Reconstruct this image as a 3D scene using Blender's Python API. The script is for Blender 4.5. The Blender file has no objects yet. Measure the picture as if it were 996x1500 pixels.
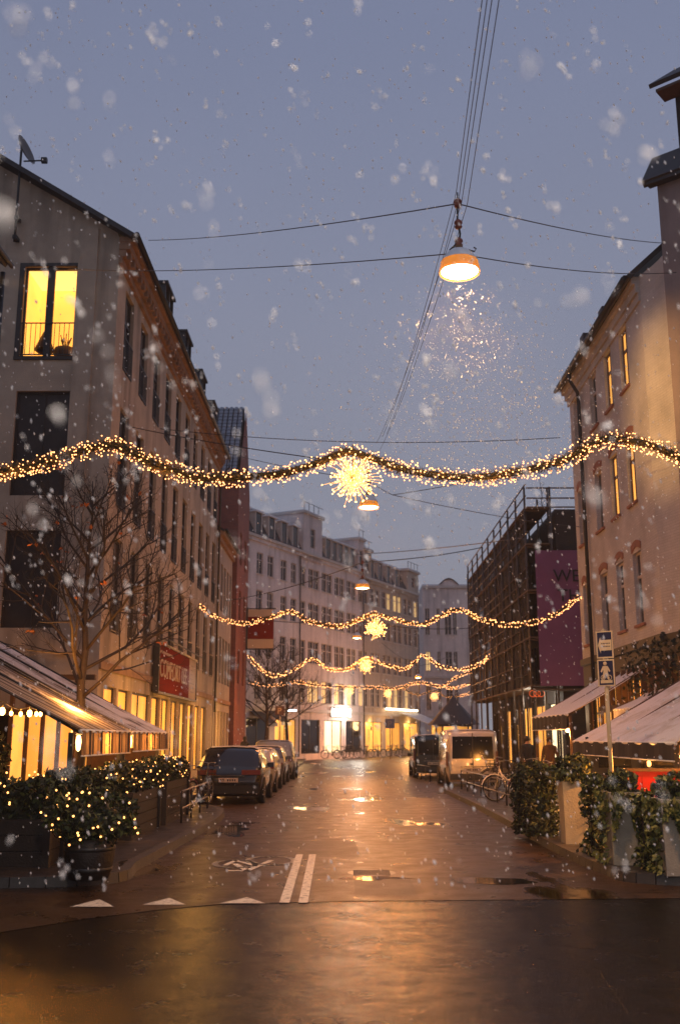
import bpy, math, random
from mathutils import Vector, Matrix
random.seed(7)
R = math.radians
SC = bpy.context.scene
COL = SC.collection
# ---------------------------------------------------------------- camera, sky, sun, exposure
PITCH, YAW, FPX, EYE = R(12.6), R(0.378), 1480.0, 1.8
cd = bpy.data.cameras.new('camera'); cam = bpy.data.objects.new('camera', cd); COL.objects.link(cam)
cam.location = (0, 0, EYE); cam.rotation_euler = (R(90) + PITCH, 0, YAW)
cd.sensor_width = 36; cd.sensor_height = 36; cd.lens = FPX / 1500 * 36
cd.clip_start = .05; cd.clip_end = 3000
cd.dof.use_dof = True; cd.dof.focus_distance = 16; cd.dof.aperture_fstop = 1.6; cd.dof.aperture_blades = 0
SC.camera = cam
W = bpy.data.worlds.new('World'); SC.world = W; W.use_nodes = True
nt = W.node_tree; nt.nodes.clear()
wo = nt.nodes.new('ShaderNodeOutputWorld'); bg = nt.nodes.new('ShaderNodeBackground')
sky = nt.nodes.new('ShaderNodeTexSky'); sky.sky_type = 'NISHITA'; sky.sun_disc = False
sky.sun_elevation = R(1.0); sky.sun_rotation = R(200)
bgs = nt.nodes.new('ShaderNodeBackground'); bgs.inputs['Strength'].default_value = .05
nt.links.new(sky.outputs[0], bgs.inputs['Color'])
# heavy snow cloud: an even blue grey dusk dome with faint mottling laid over the clear sky
tc = nt.nodes.new('ShaderNodeTexCoord'); sp = nt.nodes.new('ShaderNodeSeparateXYZ')
rp = nt.nodes.new('ShaderNodeValToRGB')
nt.links.new(tc.outputs['Generated'], sp.inputs[0]); nt.links.new(sp.outputs['Z'], rp.inputs[0])
e = rp.color_ramp.elements
e[0].position = 0.0; e[0].color = (.285, .290, .335, 1)
e[1].position = .62; e[1].color = (.208, .238, .362, 1)
m = rp.color_ramp.elements.new(.20); m.color = (.280, .294, .372, 1)
nz = nt.nodes.new('ShaderNodeTexNoise'); nz.inputs['Scale'].default_value = 1.6; nz.inputs['Detail'].default_value = 5
nt.links.new(tc.outputs['Generated'], nz.inputs['Vector'])
mr = nt.nodes.new('ShaderNodeMapRange'); mr.inputs['To Min'].default_value = .86; mr.inputs['To Max'].default_value = 1.14
nt.links.new(nz.outputs[0], mr.inputs['Value'])
mm = nt.nodes.new('ShaderNodeVectorMath'); mm.operation = 'SCALE'
nt.links.new(rp.outputs[0], mm.inputs[0]); nt.links.new(mr.outputs[0], mm.inputs['Scale'])
nt.links.new(mm.outputs[0], bg.inputs['Color']); bg.inputs['Strength'].default_value = 1.0
mx = nt.nodes.new('ShaderNodeMixShader'); mx.inputs[0].default_value = .9
nt.links.new(bgs.outputs[0], mx.inputs[1]); nt.links.new(bg.outputs[0], mx.inputs[2]); nt.links.new(mx.outputs[0], wo.inputs[0])
sl = bpy.data.lights.new('sun', 'SUN'); sl.energy = .06; sl.angle = R(40); sl.color = (.75, .83, 1)
so = bpy.data.objects.new('sun', sl); COL.objects.link(so); so.rotation_euler = (R(35), 0, R(-20))
SC.view_settings.view_transform = 'Standard'; SC.view_settings.look = 'None'
SC.view_settings.exposure = 0.0; SC.view_settings.gamma = 1
SC.cycles.use_denoising = True; SC.cycles.max_bounces = 6; SC.cycles.diffuse_bounces = 3; SC.cycles.glossy_bounces = 3
SC.cycles.transparent_max_bounces = 8; SC.cycles.sample_clamp_indirect = 4; SC.cycles.caustics_reflective = False; SC.cycles.caustics_refractive = False
SC.cycles.use_light_tree = True
# ---------------------------------------------------------------- reading positions off the photograph (996 x 1500)
CM = Matrix.Rotation(YAW, 3, 'Z') @ Matrix.Rotation(R(90) + PITCH, 3, 'X')
def ray(px, py): return CM @ Vector(((px - 498) / FPX, -(py - 750) / FPX, -1))
def PY(px, py, Y):
    d = ray(px, py); return Vector((0, 0, EYE)) + d * (Y / d.y)
def PX(px, py, X):
    d = ray(px, py); return Vector((0, 0, EYE)) + d * (X / d.x)
def PZ(px, py, z=0.0):
    d = ray(px, py); return Vector((0, 0, EYE)) + d * ((z - EYE) / d.z)
# ---------------------------------------------------------------- materials
MATS = {}
def principled(name):
    m = bpy.data.materials.new(name); m.use_nodes = True
    return m, m.node_tree, m.node_tree.nodes['Principled BSDF']
def mat(name, col, rough=.7, var=.25, scale=3., bump=.0, bscale=40., metal=0., spec=.5, dirt=0.):
    if name in MATS: return MATS[name]
    m, t, b = principled(name); N = t.nodes; L = t.links
    tc = N.new('ShaderNodeTexCoord')
    n = N.new('ShaderNodeTexNoise'); n.inputs['Scale'].default_value = scale; n.inputs['Detail'].default_value = 6; n.inputs['Roughness'].default_value = .65
    L.new(tc.outputs['Object'], n.inputs['Vector'])
    mp = N.new('ShaderNodeMapRange'); mp.inputs['From Min'].default_value = .25; mp.inputs['From Max'].default_value = .75
    mp.inputs['To Min'].default_value = 1 - var; mp.inputs['To Max'].default_value = 1 + var
    L.new(n.outputs[0], mp.inputs['Value'])
    v = N.new('ShaderNodeVectorMath'); v.operation = 'SCALE'; v.inputs[0].default_value = col[:3]
    L.new(mp.outputs[0], v.inputs['Scale'])
    out = v.outputs[0]
    if dirt:
        mpp = N.new('ShaderNodeMapping'); mpp.inputs['Scale'].default_value = (1.3, 1.3, .12)
        n2 = N.new('ShaderNodeTexNoise'); n2.inputs['Scale'].default_value = 1.2; n2.inputs['Detail'].default_value = 8
        L.new(tc.outputs['Object'], mpp.inputs[0]); L.new(mpp.outputs[0], n2.inputs['Vector'])
        r2 = N.new('ShaderNodeMapRange'); r2.inputs['From Min'].default_value = .5; r2.inputs['From Max'].default_value = .72
        r2.inputs['To Min'].default_value = 1; r2.inputs['To Max'].default_value = 1 - dirt
        L.new(n2.outputs[0], r2.inputs['Value'])
        v2 = N.new('ShaderNodeVectorMath'); v2.operation = 'SCALE'; L.new(out, v2.inputs[0]); L.new(r2.outputs[0], v2.inputs['Scale']); out = v2.outputs[0]
    L.new(out, b.inputs['Base Color'])
    b.inputs['Roughness'].default_value = rough; b.inputs['Metallic'].default_value = metal
    b.inputs['Specular IOR Level'].default_value = spec
    if bump:
        n3 = N.new('ShaderNodeTexNoise'); n3.inputs['Scale'].default_value = bscale; n3.inputs['Detail'].default_value = 4
        L.new(tc.outputs['Object'], n3.inputs['Vector'])
        bp = N.new('ShaderNodeBump'); bp.inputs['Strength'].default_value = bump; bp.inputs['Distance'].default_value = .02
        L.new(n3.outputs[0], bp.inputs['Height']); L.new(bp.outputs[0], b.inputs['Normal'])
    MATS[name] = m; return m
def brickmat(name, c1, c2, mortar, bump=.5, w=.24, h=.075, axis='YZ', rough=.8, var=.2):
    m, t, b = principled(name); N = t.nodes; L = t.links
    tc = N.new('ShaderNodeTexCoord'); s = N.new('ShaderNodeSeparateXYZ'); c = N.new('ShaderNodeCombineXYZ')
    L.new(tc.outputs['Object'], s.inputs[0])
    if axis == 'YZ':
        a = N.new('ShaderNodeMath'); a.operation = 'ADD'; L.new(s.outputs['X'], a.inputs[0]); L.new(s.outputs['Y'], a.inputs[1]); L.new(a.outputs[0], c.inputs['X'])
    L.new(s.outputs['Z'], c.inputs['Y'])
    k = N.new('ShaderNodeTexBrick'); k.inputs['Scale'].default_value = 1; k.inputs['Brick Width'].default_value = w; k.inputs['Row Height'].default_value = h
    k.inputs['Mortar Size'].default_value = .008; k.inputs['Color1'].default_value = (*c1, 1); k.inputs['Color2'].default_value = (*c2, 1); k.inputs['Mortar'].default_value = (*mortar, 1)
    L.new(c.outputs[0], k.inputs['Vector'])
    n = N.new('ShaderNodeTexNoise'); n.inputs['Scale'].default_value = .9; n.inputs['Detail'].default_value = 7; L.new(tc.outputs['Object'], n.inputs['Vector'])
    mp = N.new('ShaderNodeMapRange'); mp.inputs['From Min'].default_value = .3; mp.inputs['From Max'].default_value = .7; mp.inputs['To Min'].default_value = 1 - var; mp.inputs['To Max'].default_value = 1 + var
    L.new(n.outputs[0], mp.inputs['Value'])
    v = N.new('ShaderNodeVectorMath'); v.operation = 'SCALE'; L.new(k.outputs['Color'], v.inputs[0]); L.new(mp.outputs[0], v.inputs['Scale'])
    L.new(v.outputs[0], b.inputs['Base Color']); b.inputs['Roughness'].default_value = rough
    bp = N.new('ShaderNodeBump'); bp.inputs['Strength'].default_value = bump; bp.inputs['Distance'].default_value = .01; bp.invert = True
    L.new(k.outputs['Fac'], bp.inputs['Height']); L.new(bp.outputs[0], b.inputs['Normal'])
    MATS[name] = m; return m
def emit(name, col, s, sample=False, var=0., scale=2., stretch=(1, 1, .25)):
    if name in MATS: return MATS[name]
    m, t, b = principled(name); N = t.nodes; L = t.links
    b.inputs['Base Color'].default_value = (*[min(.8, x) for x in col[:3]], 1); b.inputs['Roughness'].default_value = .5
    b.inputs['Emission Color'].default_value = (*col[:3], 1); b.inputs['Emission Strength'].default_value = s
    if var:
        tc = N.new('ShaderNodeTexCoord'); mpp = N.new('ShaderNodeMapping'); mpp.inputs['Scale'].default_value = stretch
        n = N.new('ShaderNodeTexNoise'); n.inputs['Scale'].default_value = scale; n.inputs['Detail'].default_value = 3
        oi = N.new('ShaderNodeObjectInfo'); va = N.new('ShaderNodeVectorMath'); va.operation = 'ADD'
        L.new(tc.outputs['Object'], mpp.inputs[0]); L.new(mpp.outputs[0], va.inputs[0]); L.new(oi.outputs['Location'], va.inputs[1]); L.new(va.outputs[0], n.inputs['Vector'])
        r2 = N.new('ShaderNodeMapRange'); r2.inputs['From Min'].default_value = .3; r2.inputs['From Max'].default_value = .7
        r2.inputs['To Min'].default_value = s * (1 - var); r2.inputs['To Max'].default_value = s * (1 + var)
        L.new(n.outputs[0], r2.inputs['Value']); L.new(r2.outputs[0], b.inputs['Emission Strength'])
    m.cycles.emission_sampling = 'AUTO' if sample else 'NONE'
    MATS[name] = m; return m
# ---------------------------------------------------------------- mesh builder
def xf(loc=(0, 0, 0), rz=0., rx=0., ry=0.):
    return Matrix.Translation(loc) @ Matrix.Rotation(rz, 4, 'Z') @ Matrix.Rotation(ry, 4, 'Y') @ Matrix.Rotation(rx, 4, 'X')
class MB:
    def __init__(s): s.v = []; s.f = []; s.mi = []; s.mats = []; s.sm = []
    def m(s, mt):
        if mt not in s.mats: s.mats.append(mt)
        return s.mats.index(mt)
    def add(s, vs, fs, mt, smooth=False, M=None):
        b = len(s.v); k = s.m(mt)
        for p in vs: s.v.append(tuple(M @ Vector(p)) if M is not None else tuple(p))
        for f in fs: s.f.append([b + i for i in f]); s.mi.append(k); s.sm.append(smooth)
    def box(s, a, b, mt, M=None):
        x0, y0, z0 = a; x1, y1, z1 = b
        s.add([(x0, y0, z0), (x1, y0, z0), (x1, y1, z0), (x0, y1, z0), (x0, y0, z1), (x1, y0, z1), (x1, y1, z1), (x0, y1, z1)],
              [(0, 3, 2, 1), (4, 5, 6, 7), (0, 1, 5, 4), (1, 2, 6, 5), (2, 3, 7, 6), (3, 0, 4, 7)], mt, M=M)
    def quad(s, a, b, c, d, mt): s.add([a, b, c, d], [(0, 1, 2, 3)], mt)
    def poly(s, pts, mt): s.add(pts, [tuple(range(len(pts)))], mt)
    def tube(s, pts, r, mt, n=6, closed=False, M=None):
        pts = [Vector(p) for p in pts]; N = len(pts); rs = r if isinstance(r, (list, tuple)) else [r] * N
        vs = []; up = Vector((0, 0, 1))
        for i, p in enumerate(pts):
            if closed: d = pts[(i + 1) % N] - pts[i - 1]
            else: d = pts[min(i + 1, N - 1)] - pts[max(i - 1, 0)]
            if d.length < 1e-9: d = Vector((0, 0, 1))
            d.normalize(); a = d.cross(up)
            if a.length < .15: a = d.cross(Vector((1, 0, 0)))
            a.normalize(); b = d.cross(a)
            for k in range(n):
                t = 2 * math.pi * k / n; vs.append(p + (a * math.cos(t) + b * math.sin(t)) * rs[i])
        fs = []
        for i in range(N if closed else N - 1):
            j = (i + 1) % N
            for k in range(n): fs.append((i * n + k, i * n + (k + 1) % n, j * n + (k + 1) % n, j * n + k))
        if not closed: fs.append(tuple(range(n))[::-1]); fs.append(tuple((N - 1) * n + k for k in range(n)))
        s.add(vs, fs, mt, n > 4, M)
    def lathe(s, prof, mt, n=24, M=None, caps=False):
        vs = []; fs = []
        for r, z in prof:
            for k in range(n):
                t = 2 * math.pi * k / n; vs.append((r * math.cos(t), r * math.sin(t), z))
        for i in range(len(prof) - 1):
            for k in range(n): fs.append((i * n + k, i * n + (k + 1) % n, (i + 1) * n + (k + 1) % n, (i + 1) * n + k))
        if caps: fs.append(tuple(range(n))[::-1]); fs.append(tuple((len(prof) - 1) * n + k for k in range(n)))
        s.add(vs, fs, mt, True, M)
    def prism(s, poly, d, mt, M=None):          # polygon in local XZ, extruded along +Y by d
        n = len(poly); vs = [(x, 0, z) for x, z in poly] + [(x, d, z) for x, z in poly]
        fs = [tuple(range(n)), tuple(range(n, 2 * n))[::-1]] + [(i, n + i, n + (i + 1) % n, (i + 1) % n) for i in range(n)]
        s.add(vs, fs, mt, False, M)
    def ball(s, c, r, mt, n=8, sc=(1, 1, 1), M=None):
        vs = []; fs = []; h = n // 2
        for i in range(h + 1):
            p = math.pi * i / h
            for k in range(n):
                t = 2 * math.pi * k / n
                vs.append((c[0] + r * sc[0] * math.sin(p) * math.cos(t), c[1] + r * sc[1] * math.sin(p) * math.sin(t), c[2] + r * sc[2] * math.cos(p)))
        for i in range(h):
            for k in range(n): fs.append((i * n + k, (i + 1) * n + k, (i + 1) * n + (k + 1) % n, i * n + (k + 1) % n))
        s.add(vs, fs, mt, True, M)
    def mesh(s, name):
        me = bpy.data.meshes.new(name); me.from_pydata(s.v, [], s.f)
        for mt in s.mats: me.materials.append(mt)
        me.polygons.foreach_set('material_index', s.mi); me.polygons.foreach_set('use_smooth', s.sm)
        me.update(); return me
    def build(s, name, parent=None, **kw): return obj(name, s.mesh(name), parent, **kw)
def obj(name, data, parent=None, label=None, cat=None, group=None, kind=None, M=None, loc=None):
    o = bpy.data.objects.new(name, data); COL.objects.link(o)
    if parent is not None: o.parent = parent
    if M is not None: o.matrix_local = M
    if loc is not None: o.location = loc
    for k, v in (('label', label), ('category', cat), ('group', group), ('kind', kind)):
        if v: o[k] = v
    return o
def empty(name, label, cat, loc=(0, 0, 0), rz=0., group=None):
    o = obj(name, None, None, label, cat, group); o.location = loc; o.rotation_euler = (0, 0, rz); o.empty_display_size = .3
    return o
KIDS = {}
def kids(o): return [c for c in COL.objects if c.parent == o]
def dup(o, loc=None, rz=None, label=None, scale=None, parent=None, top=True):
    c = o.copy(); COL.objects.link(c)
    if parent is not None: c.parent = parent
    if loc is not None: c.location = loc
    if rz is not None: c.rotation_euler = (0, 0, rz)
    if scale: c.scale = (scale,) * 3
    if label: c['label'] = label
    for k in kids(o):
        if k is not c: dup(k, parent=c)
    return c
# ---------------------------------------------------------------- shared materials
M_stucco = mat('warm_stucco', (.42, .335, .26), .85, .30, .6, .35, 30, dirt=.5)
M_stucco2 = mat('pale_stucco', (.38, .33, .30), .85, .18, .7, .2, 30, dirt=.3)
M_rowA = mat('row_plaster_lilac', (.70, .65, .65), .85, .18, .5, dirt=.4)
M_rowB = mat('row_plaster_white', (.70, .62, .60), .85, .18, .5, dirt=.4)
M_rowC = mat('row_plaster_sand', (.52, .43, .35), .85, .15, .5, dirt=.3)
M_trimw = mat('white_trim', (.55, .50, .46), .7, .1, 2)
M_cornice = mat('cornice_stone', (.30, .17, .10), .8, .3, 4, .2, dirt=.3)
M_wbrick = brickmat('painted_brick', (.52, .485, .465), (.48, .45, .43), (.43, .40, .38), .5)
M_rbrick = brickmat('red_brick', (.27, .075, .05), (.20, .055, .045), (.22, .12, .10), .5)
M_dbrick = brickmat('dark_brick', (.05, .035, .03), (.035, .028, .025), (.03, .025, .02), .5)
M_archbrick = mat('brick_arch_red', (.30, .13, .08), .8, .3, 9)
M_roof = mat('dark_roof', (.035, .03, .032), .6, .35, 6, .3)
M_dark = mat('dark_metal', (.02, .018, .018), .45, .3, 8)
M_frame = mat('window_frame_dark', (.03, .022, .018), .5, .2, 8)
M_framew = mat('window_frame_white', (.50, .44, .40), .6, .1, 8)
M_glass = mat('window_glass', (.010, .010, .011), .07, .2, 1, .12, 2.5, spec=.5)
M_glassb = mat('glass_drawn_curtain', (.075, .062, .055), .12, .5, 2.2, spec=.5); M_glassc = mat('glass_half_blind', (.035, .030, .030), .10, .8, .9, spec=.5)
M_shut = mat('dark_shutter', (.03, .022, .02), .55, .3, 6)
M_wood = mat('brown_wood', (.10, .045, .018), .6, .4, 5, .3, 60)
M_wooddk = mat('dark_wood', (.014, .008, .006), .6, .4, 5, .4, 40)
M_black = mat('black_paint', (.008, .008, .009), .25, .1, 4)
M_rubber = mat('rubber', (.012, .012, .012), .8, .2, 20)
M_snow = mat('snow', (.72, .75, .80), .6, .1, 6, .4, 25)
M_concrete = mat('concrete', (.34, .30, .24), .8, .2, 6, .3)
M_granite = mat('granite', (.045, .036, .031), .5, .35, 14, .3, 80)
M_white = mat('white_paint', (.75, .73, .70), .5, .12, 5)
M_steel = mat('galvanised_steel', (.30, .29, .28), .4, .2, 10, metal=.6)
M_lit = emit('lit_window_amber', (1., .46, .09), 1.0, True, .35, 1.2)
M_litc = emit('lit_window_cream', (1., .62, .24), .75, True, .3, 1.5)
M_shop = emit('lit_shop_yellow', (1., .42, .065), .80, True, .40, .8, (1, 1, .6))
M_shopw = emit('lit_shop_white', (1., .78, .46), 1.15, True, .4, .6)
M_shopo = emit('lit_shop_orange', (1., .45, .08), 1.1, True, .5, 1.5)
M_bulb = emit('bulb', (1., .40, .14), 5.5)
M_bulb2 = emit('bulb_warm', (1., .42, .11), 4.5)
M_bulbbig = emit('bulb_large', (1., .50, .17), 11.0)
M_star = emit('star_light', (1., .52, .18), 5.5)
M_lampdisc = emit('lamp_disc', (1., .80, .52), 18.0)
def lamp(name, loc, power, col=(1, .34, .07), r=.12, parent=None, spot=None, aim=None, blend=.35):
    l = bpy.data.lights.new(name, 'SPOT' if spot else 'POINT'); l.energy = power; l.color = col; l.shadow_soft_size = r
    if spot: l.spot_size = R(spot); l.spot_blend = blend
    o = bpy.data.objects.new(name, l); COL.objects.link(o); o.location = loc
    if parent is not None: o.parent = parent
    if aim is not None: o.rotation_euler = (Vector(aim) - Vector(loc)).to_track_quat('-Z', 'Y').to_euler()
    return o
# ---------------------------------------------------------------- ground
XL, XR = -6.4, 8.3
def asphalt(name, base, r0, r1, wet, bump, spec=.4, slabs=False):
    m, t, b = principled(name); N = t.nodes; L = t.links
    tc = N.new('ShaderNodeTexCoord')
    def noise(s, d=5, ro=.6, vec=None):
        n = N.new('ShaderNodeTexNoise'); n.inputs['Scale'].default_value = s; n.inputs['Detail'].default_value = d; n.inputs['Roughness'].default_value = ro
        L.new(vec or tc.outputs['Object'], n.inputs['Vector']); return n
    def mr(src, a, b_, c, d):
        k = N.new('ShaderNodeMapRange'); k.inputs['From Min'].default_value = a; k.inputs['From Max'].default_value = b_; k.inputs['To Min'].default_value = c; k.inputs['To Max'].default_value = d
        L.new(src, k.inputs['Value']); return k.outputs[0]
    def mul(a, b_):
        k = N.new('ShaderNodeMath'); k.operation = 'MULTIPLY'; L.new(a, k.inputs[0]); L.new(b_, k.inputs[1]); return k.outputs[0]
    mp = N.new('ShaderNodeMapping'); mp.inputs['Scale'].default_value = (1, .45, 1); L.new(tc.outputs['Object'], mp.inputs[0])
    big = noise(.55, 6, .55, mp.outputs[0]); fine = noise(55, 3); mid = noise(2.2, 6)
    wetm = mr(big.outputs[0], wet - .025, wet + .03, 0, 1)          # 1 in standing water
    dry = N.new('ShaderNodeMath'); dry.operation = 'SUBTRACT'; dry.inputs[0].default_value = 1; L.new(wetm, dry.inputs[1])
    ro = mr(mid.outputs[0], .3, .7, r0, r1)
    ro2 = mul(ro, dry.outputs[0]); ad = N.new('ShaderNodeMath'); ad.operation = 'ADD'; ad.inputs[1].default_value = .035; L.new(ro2, ad.inputs[0])
    L.new(ad.outputs[0], b.inputs['Roughness'])
    var = mr(mid.outputs[0], .3, .7, .7, 1.3); sp = mr(fine.outputs[0], .3, .7, .65, 1.4); c1 = mul(var, sp)
    # cracks
    vo = N.new('ShaderNodeTexVoronoi'); vo.feature = 'DISTANCE_TO_EDGE'; vo.inputs['Scale'].default_value = .28
    ds = N.new('ShaderNodeVectorMath'); ds.operation = 'ADD'; nn = noise(1.5, 5); sc = N.new('ShaderNodeVectorMath'); sc.operation = 'SCALE'; sc.inputs['Scale'].default_value = .5
    L.new(nn.outputs['Color'], sc.inputs[0]); L.new(tc.outputs['Object'], ds.inputs[0]); L.new(sc.outputs[0], ds.inputs[1]); L.new(ds.outputs[0], vo.inputs['Vector'])
    cr = mr(vo.outputs['Distance'], .0, .008, .35, 1); c2 = mul(c1, cr)
    wd = mr(wetm, 0, 1, 1, .45); c3 = mul(c2, wd)
    v = N.new('ShaderNodeVectorMath'); v.operation = 'SCALE'; v.inputs[0].default_value = base; L.new(c3, v.inputs['Scale']); L.new(v.outputs[0], b.inputs['Base Color'])
    b.inputs['Specular IOR Level'].default_value = spec
    bs = mul(mr(wetm, 0, 1, bump, .02), cr); hs = N.new('ShaderNodeMath'); hs.operation = 'ADD'; L.new(fine.outputs[0], hs.inputs[0])
    h2 = noise(18, 3); h3 = N.new('ShaderNodeMath'); h3.operation = 'MULTIPLY'; h3.inputs[1].default_value = .4; L.new(h2.outputs[0], h3.inputs[0]); L.new(h3.outputs[0], hs.inputs[1])
    if slabs:          # large worn paving bays: shallow undulation and joints that break up the reflections
        h4 = noise(2.6, 4, .55); h5 = N.new('ShaderNodeMath'); h5.operation = 'MULTIPLY_ADD'; h5.inputs[1].default_value = 3.2; L.new(h4.outputs[0], h5.inputs[0]); L.new(hs.outputs[0], h5.inputs[2]); hs = h5
        bk = N.new('ShaderNodeTexBrick'); bk.inputs['Scale'].default_value = 1; bk.inputs['Brick Width'].default_value = 2.4; bk.inputs['Row Height'].default_value = 1.25; bk.inputs['Mortar Size'].default_value = .012
        mp2 = N.new('ShaderNodeMapping'); mp2.inputs['Rotation'].default_value = (0, 0, .09); L.new(tc.outputs['Object'], mp2.inputs[0]); L.new(mp2.outputs[0], bk.inputs['Vector'])
        h6 = N.new('ShaderNodeMath'); h6.operation = 'MULTIPLY_ADD'; h6.inputs[1].default_value = -1.5; L.new(bk.outputs['Fac'], h6.inputs[0]); L.new(hs.outputs[0], h6.inputs[2]); hs = h6
    bp = N.new('ShaderNodeBump'); bp.inputs['Distance'].default_value = .012; L.new(bs, bp.inputs['Strength']); L.new(hs.outputs[0], bp.inputs['Height']); L.new(bp.outputs[0], b.inputs['Normal'])
    return m
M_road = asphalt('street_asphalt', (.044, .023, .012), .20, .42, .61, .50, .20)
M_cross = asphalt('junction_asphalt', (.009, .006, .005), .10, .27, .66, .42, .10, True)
M_pave = asphalt('pavement_slabs', (.024, .019, .017), .28, .5, .66, .3)
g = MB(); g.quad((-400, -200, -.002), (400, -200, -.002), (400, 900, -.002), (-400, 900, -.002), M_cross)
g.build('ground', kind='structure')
stop_l = PZ(0, 1368); stop_m = PZ(330, 1322); stop_r = PZ(996, 1316)
g = MB()
N_ = 24
edge = [PZ(x, y) for x, y in ((-260, 1400), (0, 1366), (120, 1347), (240, 1332), (330, 1324), (520, 1320), (760, 1318), (996, 1316), (1300, 1320))]
pts = [(p.x, p.y, 0) for p in edge]
for i in range(len(pts) - 1):
    a, b = pts[i], pts[i + 1]; g.quad((a[0], a[1], .002), (b[0], b[1], .002), (b[0], 140, .002), (a[0], 140, .002), M_road)
g.build('road', kind='structure')
# pavements: outline polygons with a real kerb step
def smooth_path(P, n=6):
    out = []; P = [Vector((p[0], p[1], 0)) for p in P]
    for i in range(len(P) - 1):
        p0 = P[max(i - 1, 0)]; p1 = P[i]; p2 = P[i + 1]; p3 = P[min(i + 2, len(P) - 1)]
        for k in range(n):
            t = k / n; out.append(.5 * ((2 * p1) + (p2 - p0) * t + (2 * p0 - 5 * p1 + 4 * p2 - p3) * t * t + (3 * p1 - p0 - 3 * p2 + p3) * t ** 3))
    out.append(P[-1]); return out
def pavement(name, path, xfar, side):
    g = MB(); k = MB(); h = .12
    for i in range(len(path) - 1):
        a, b = path[i], path[i + 1]
        g.quad((a.x, a.y, h), (b.x, b.y, h), (xfar, b.y, h), (xfar, a.y, h), M_pave)
    # kerb stones
    acc = 0; P = path; L = 0
    for i in range(len(P) - 1):
        a, b = P[i], P[i + 1]; d = (b - a)
        if d.length < 1e-4: continue
        n = Vector((-d.y, d.x, 0)).normalized() * side
        seg = max(1, int(d.length / 1.0))
        for q in range(seg):
            p = a + d * (q / seg); r = a + d * ((q + 1) / seg) - d.normalized() * .012
            k.add([(p.x - n.x * .02, p.y - n.y * .02, -.01), (r.x - n.x * .02, r.y - n.y * .02, -.01), (r.x + n.x * .14, r.y + n.y * .14, -.01), (p.x + n.x * .14, p.y + n.y * .14, -.01),
                   (p.x, p.y, h + .006), (r.x, r.y, h + .006), (r.x + n.x * .14, r.y + n.y * .14, h + .006), (p.x + n.x * .14, p.y + n.y * .14, h + .006)],
                  [(4, 5, 6, 7), (0, 1, 5, 4), (1, 2, 6, 5), (2, 3, 7, 6), (3, 0, 4, 7)], M_granite)
    g.build(name, kind='structure'); k.build('kerb', kind='structure')
kl = [(-16, 11.3), (-9, 12.4), (-5.6, 12.9)] + [tuple(PZ(x, y)[:2]) for x, y in ((150, 1296), (205, 1272), (262, 1240), (318, 1207))]
kl += [(-3.0, 25.5), (-3.6, 27.0), (-4.5, 28.0), (-4.55, 40), (-4.55, 57), (-3.2, 59), (-3.1, 75), (-3.4, 84), (-3.4, 140)]
kr = [(24, 12.2), (12, 12.6), (6.6, 12.9)] + [tuple(PZ(x, y)[:2]) for x, y in ((960, 1296), (880, 1279), (820, 1252), (765, 1222), (700, 1186), (650, 1160))]
kr += [(3.75, 37.0), (5.9, 39), (5.9, 52), (5.2, 54), (4.6, 64), (5.4, 74), (9, 86), (14, 96), (24, 110)]
pavement('pavement', smooth_path(kl), -40, 1)
pavement('pavement', smooth_path(kr), 60, -1)
# dark granite strip beside the parking bay
g = MB(); g.box((-2.52, 28.3, .004), (-2.36, 58, .008), M_granite); g.build('parking_strip', kind='structure')
# painted markings
def mark(pts, name='road_marking'):
    g = MB(); g.poly([(p.x, p.y, .0065) for p in pts], M_paint); g.build(name, kind='structure')
def wornpaint():
    m, t, b = principled('worn_road_paint'); N = t.nodes; L = t.links
    tc = N.new('ShaderNodeTexCoord'); n = N.new('ShaderNodeTexNoise'); n.inputs['Scale'].default_value = 14; n.inputs['Detail'].default_value = 8; n.inputs['Roughness'].default_value = .75
    L.new(tc.outputs['Object'], n.inputs['Vector']); r = N.new('ShaderNodeValToRGB'); r.color_ramp.elements[0].position = .36; r.color_ramp.elements[0].color = (.12, .10, .09, 1)
    r.color_ramp.elements[1].position = .50; r.color_ramp.elements[1].color = (.72, .66, .56, 1); L.new(n.outputs[0], r.inputs[0]); L.new(r.outputs[0], b.inputs['Base Color']); b.inputs['Roughness'].default_value = .45
    return m
M_paint = wornpaint()
for (x0, x1, xm, yb, yt) in ((103, 168, 146, 1329, 1318), (209, 273, 248, 1326, 1316), (322, 389, 362, 1324, 1315)):
    mark([PZ(x0, yb), PZ(x1, yb), PZ(xm, yt)])
mark([PZ(409, 1323), PZ(424, 1323), PZ(444, 1252), PZ(434, 1252)])
mark([PZ(437, 1323), PZ(451, 1323), PZ(463, 1252), PZ(453, 1252)])
def stripe(g, pts, w):
    for a, b in zip(pts, pts[1:]):
        a = Vector((a.x, a.y, 0)); b = Vector((b.x, b.y, 0)); d = (b - a)
        if d.length < 1e-5: continue
        n = Vector((-d.y, d.x, 0)).normalized() * w / 2; e_ = d.normalized() * w * .3
        a = a - e_; b = b + e_
        g.poly([(a + n) + Vector((0, 0, .0062)), (a - n) + Vector((0, 0, .0062)), (b - n) + Vector((0, 0, .0062)), (b + n) + Vector((0, 0, .0062))], M_paint)
g = MB()
stripe(g, [PZ(397 + 34 * math.cos(t / 14 * math.pi), 1261 + 6.2 * math.sin(t / 14 * math.pi)) for t in range(29)], .09)
stripe(g, [PZ(345 + 30 * math.cos(t / 14 * math.pi), 1266 + 5.6 * math.sin(t / 14 * math.pi)) for t in range(29)], .09)
stripe(g, [PZ(397, 1261), PZ(362, 1276), PZ(338, 1276)], .09); stripe(g, [PZ(362, 1276), PZ(345, 1266)], .09)
stripe(g, [PZ(376, 1269), PZ(345, 1261), PZ(330, 1268)], .08)
g.build('bicycle_marking', kind='structure')
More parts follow.
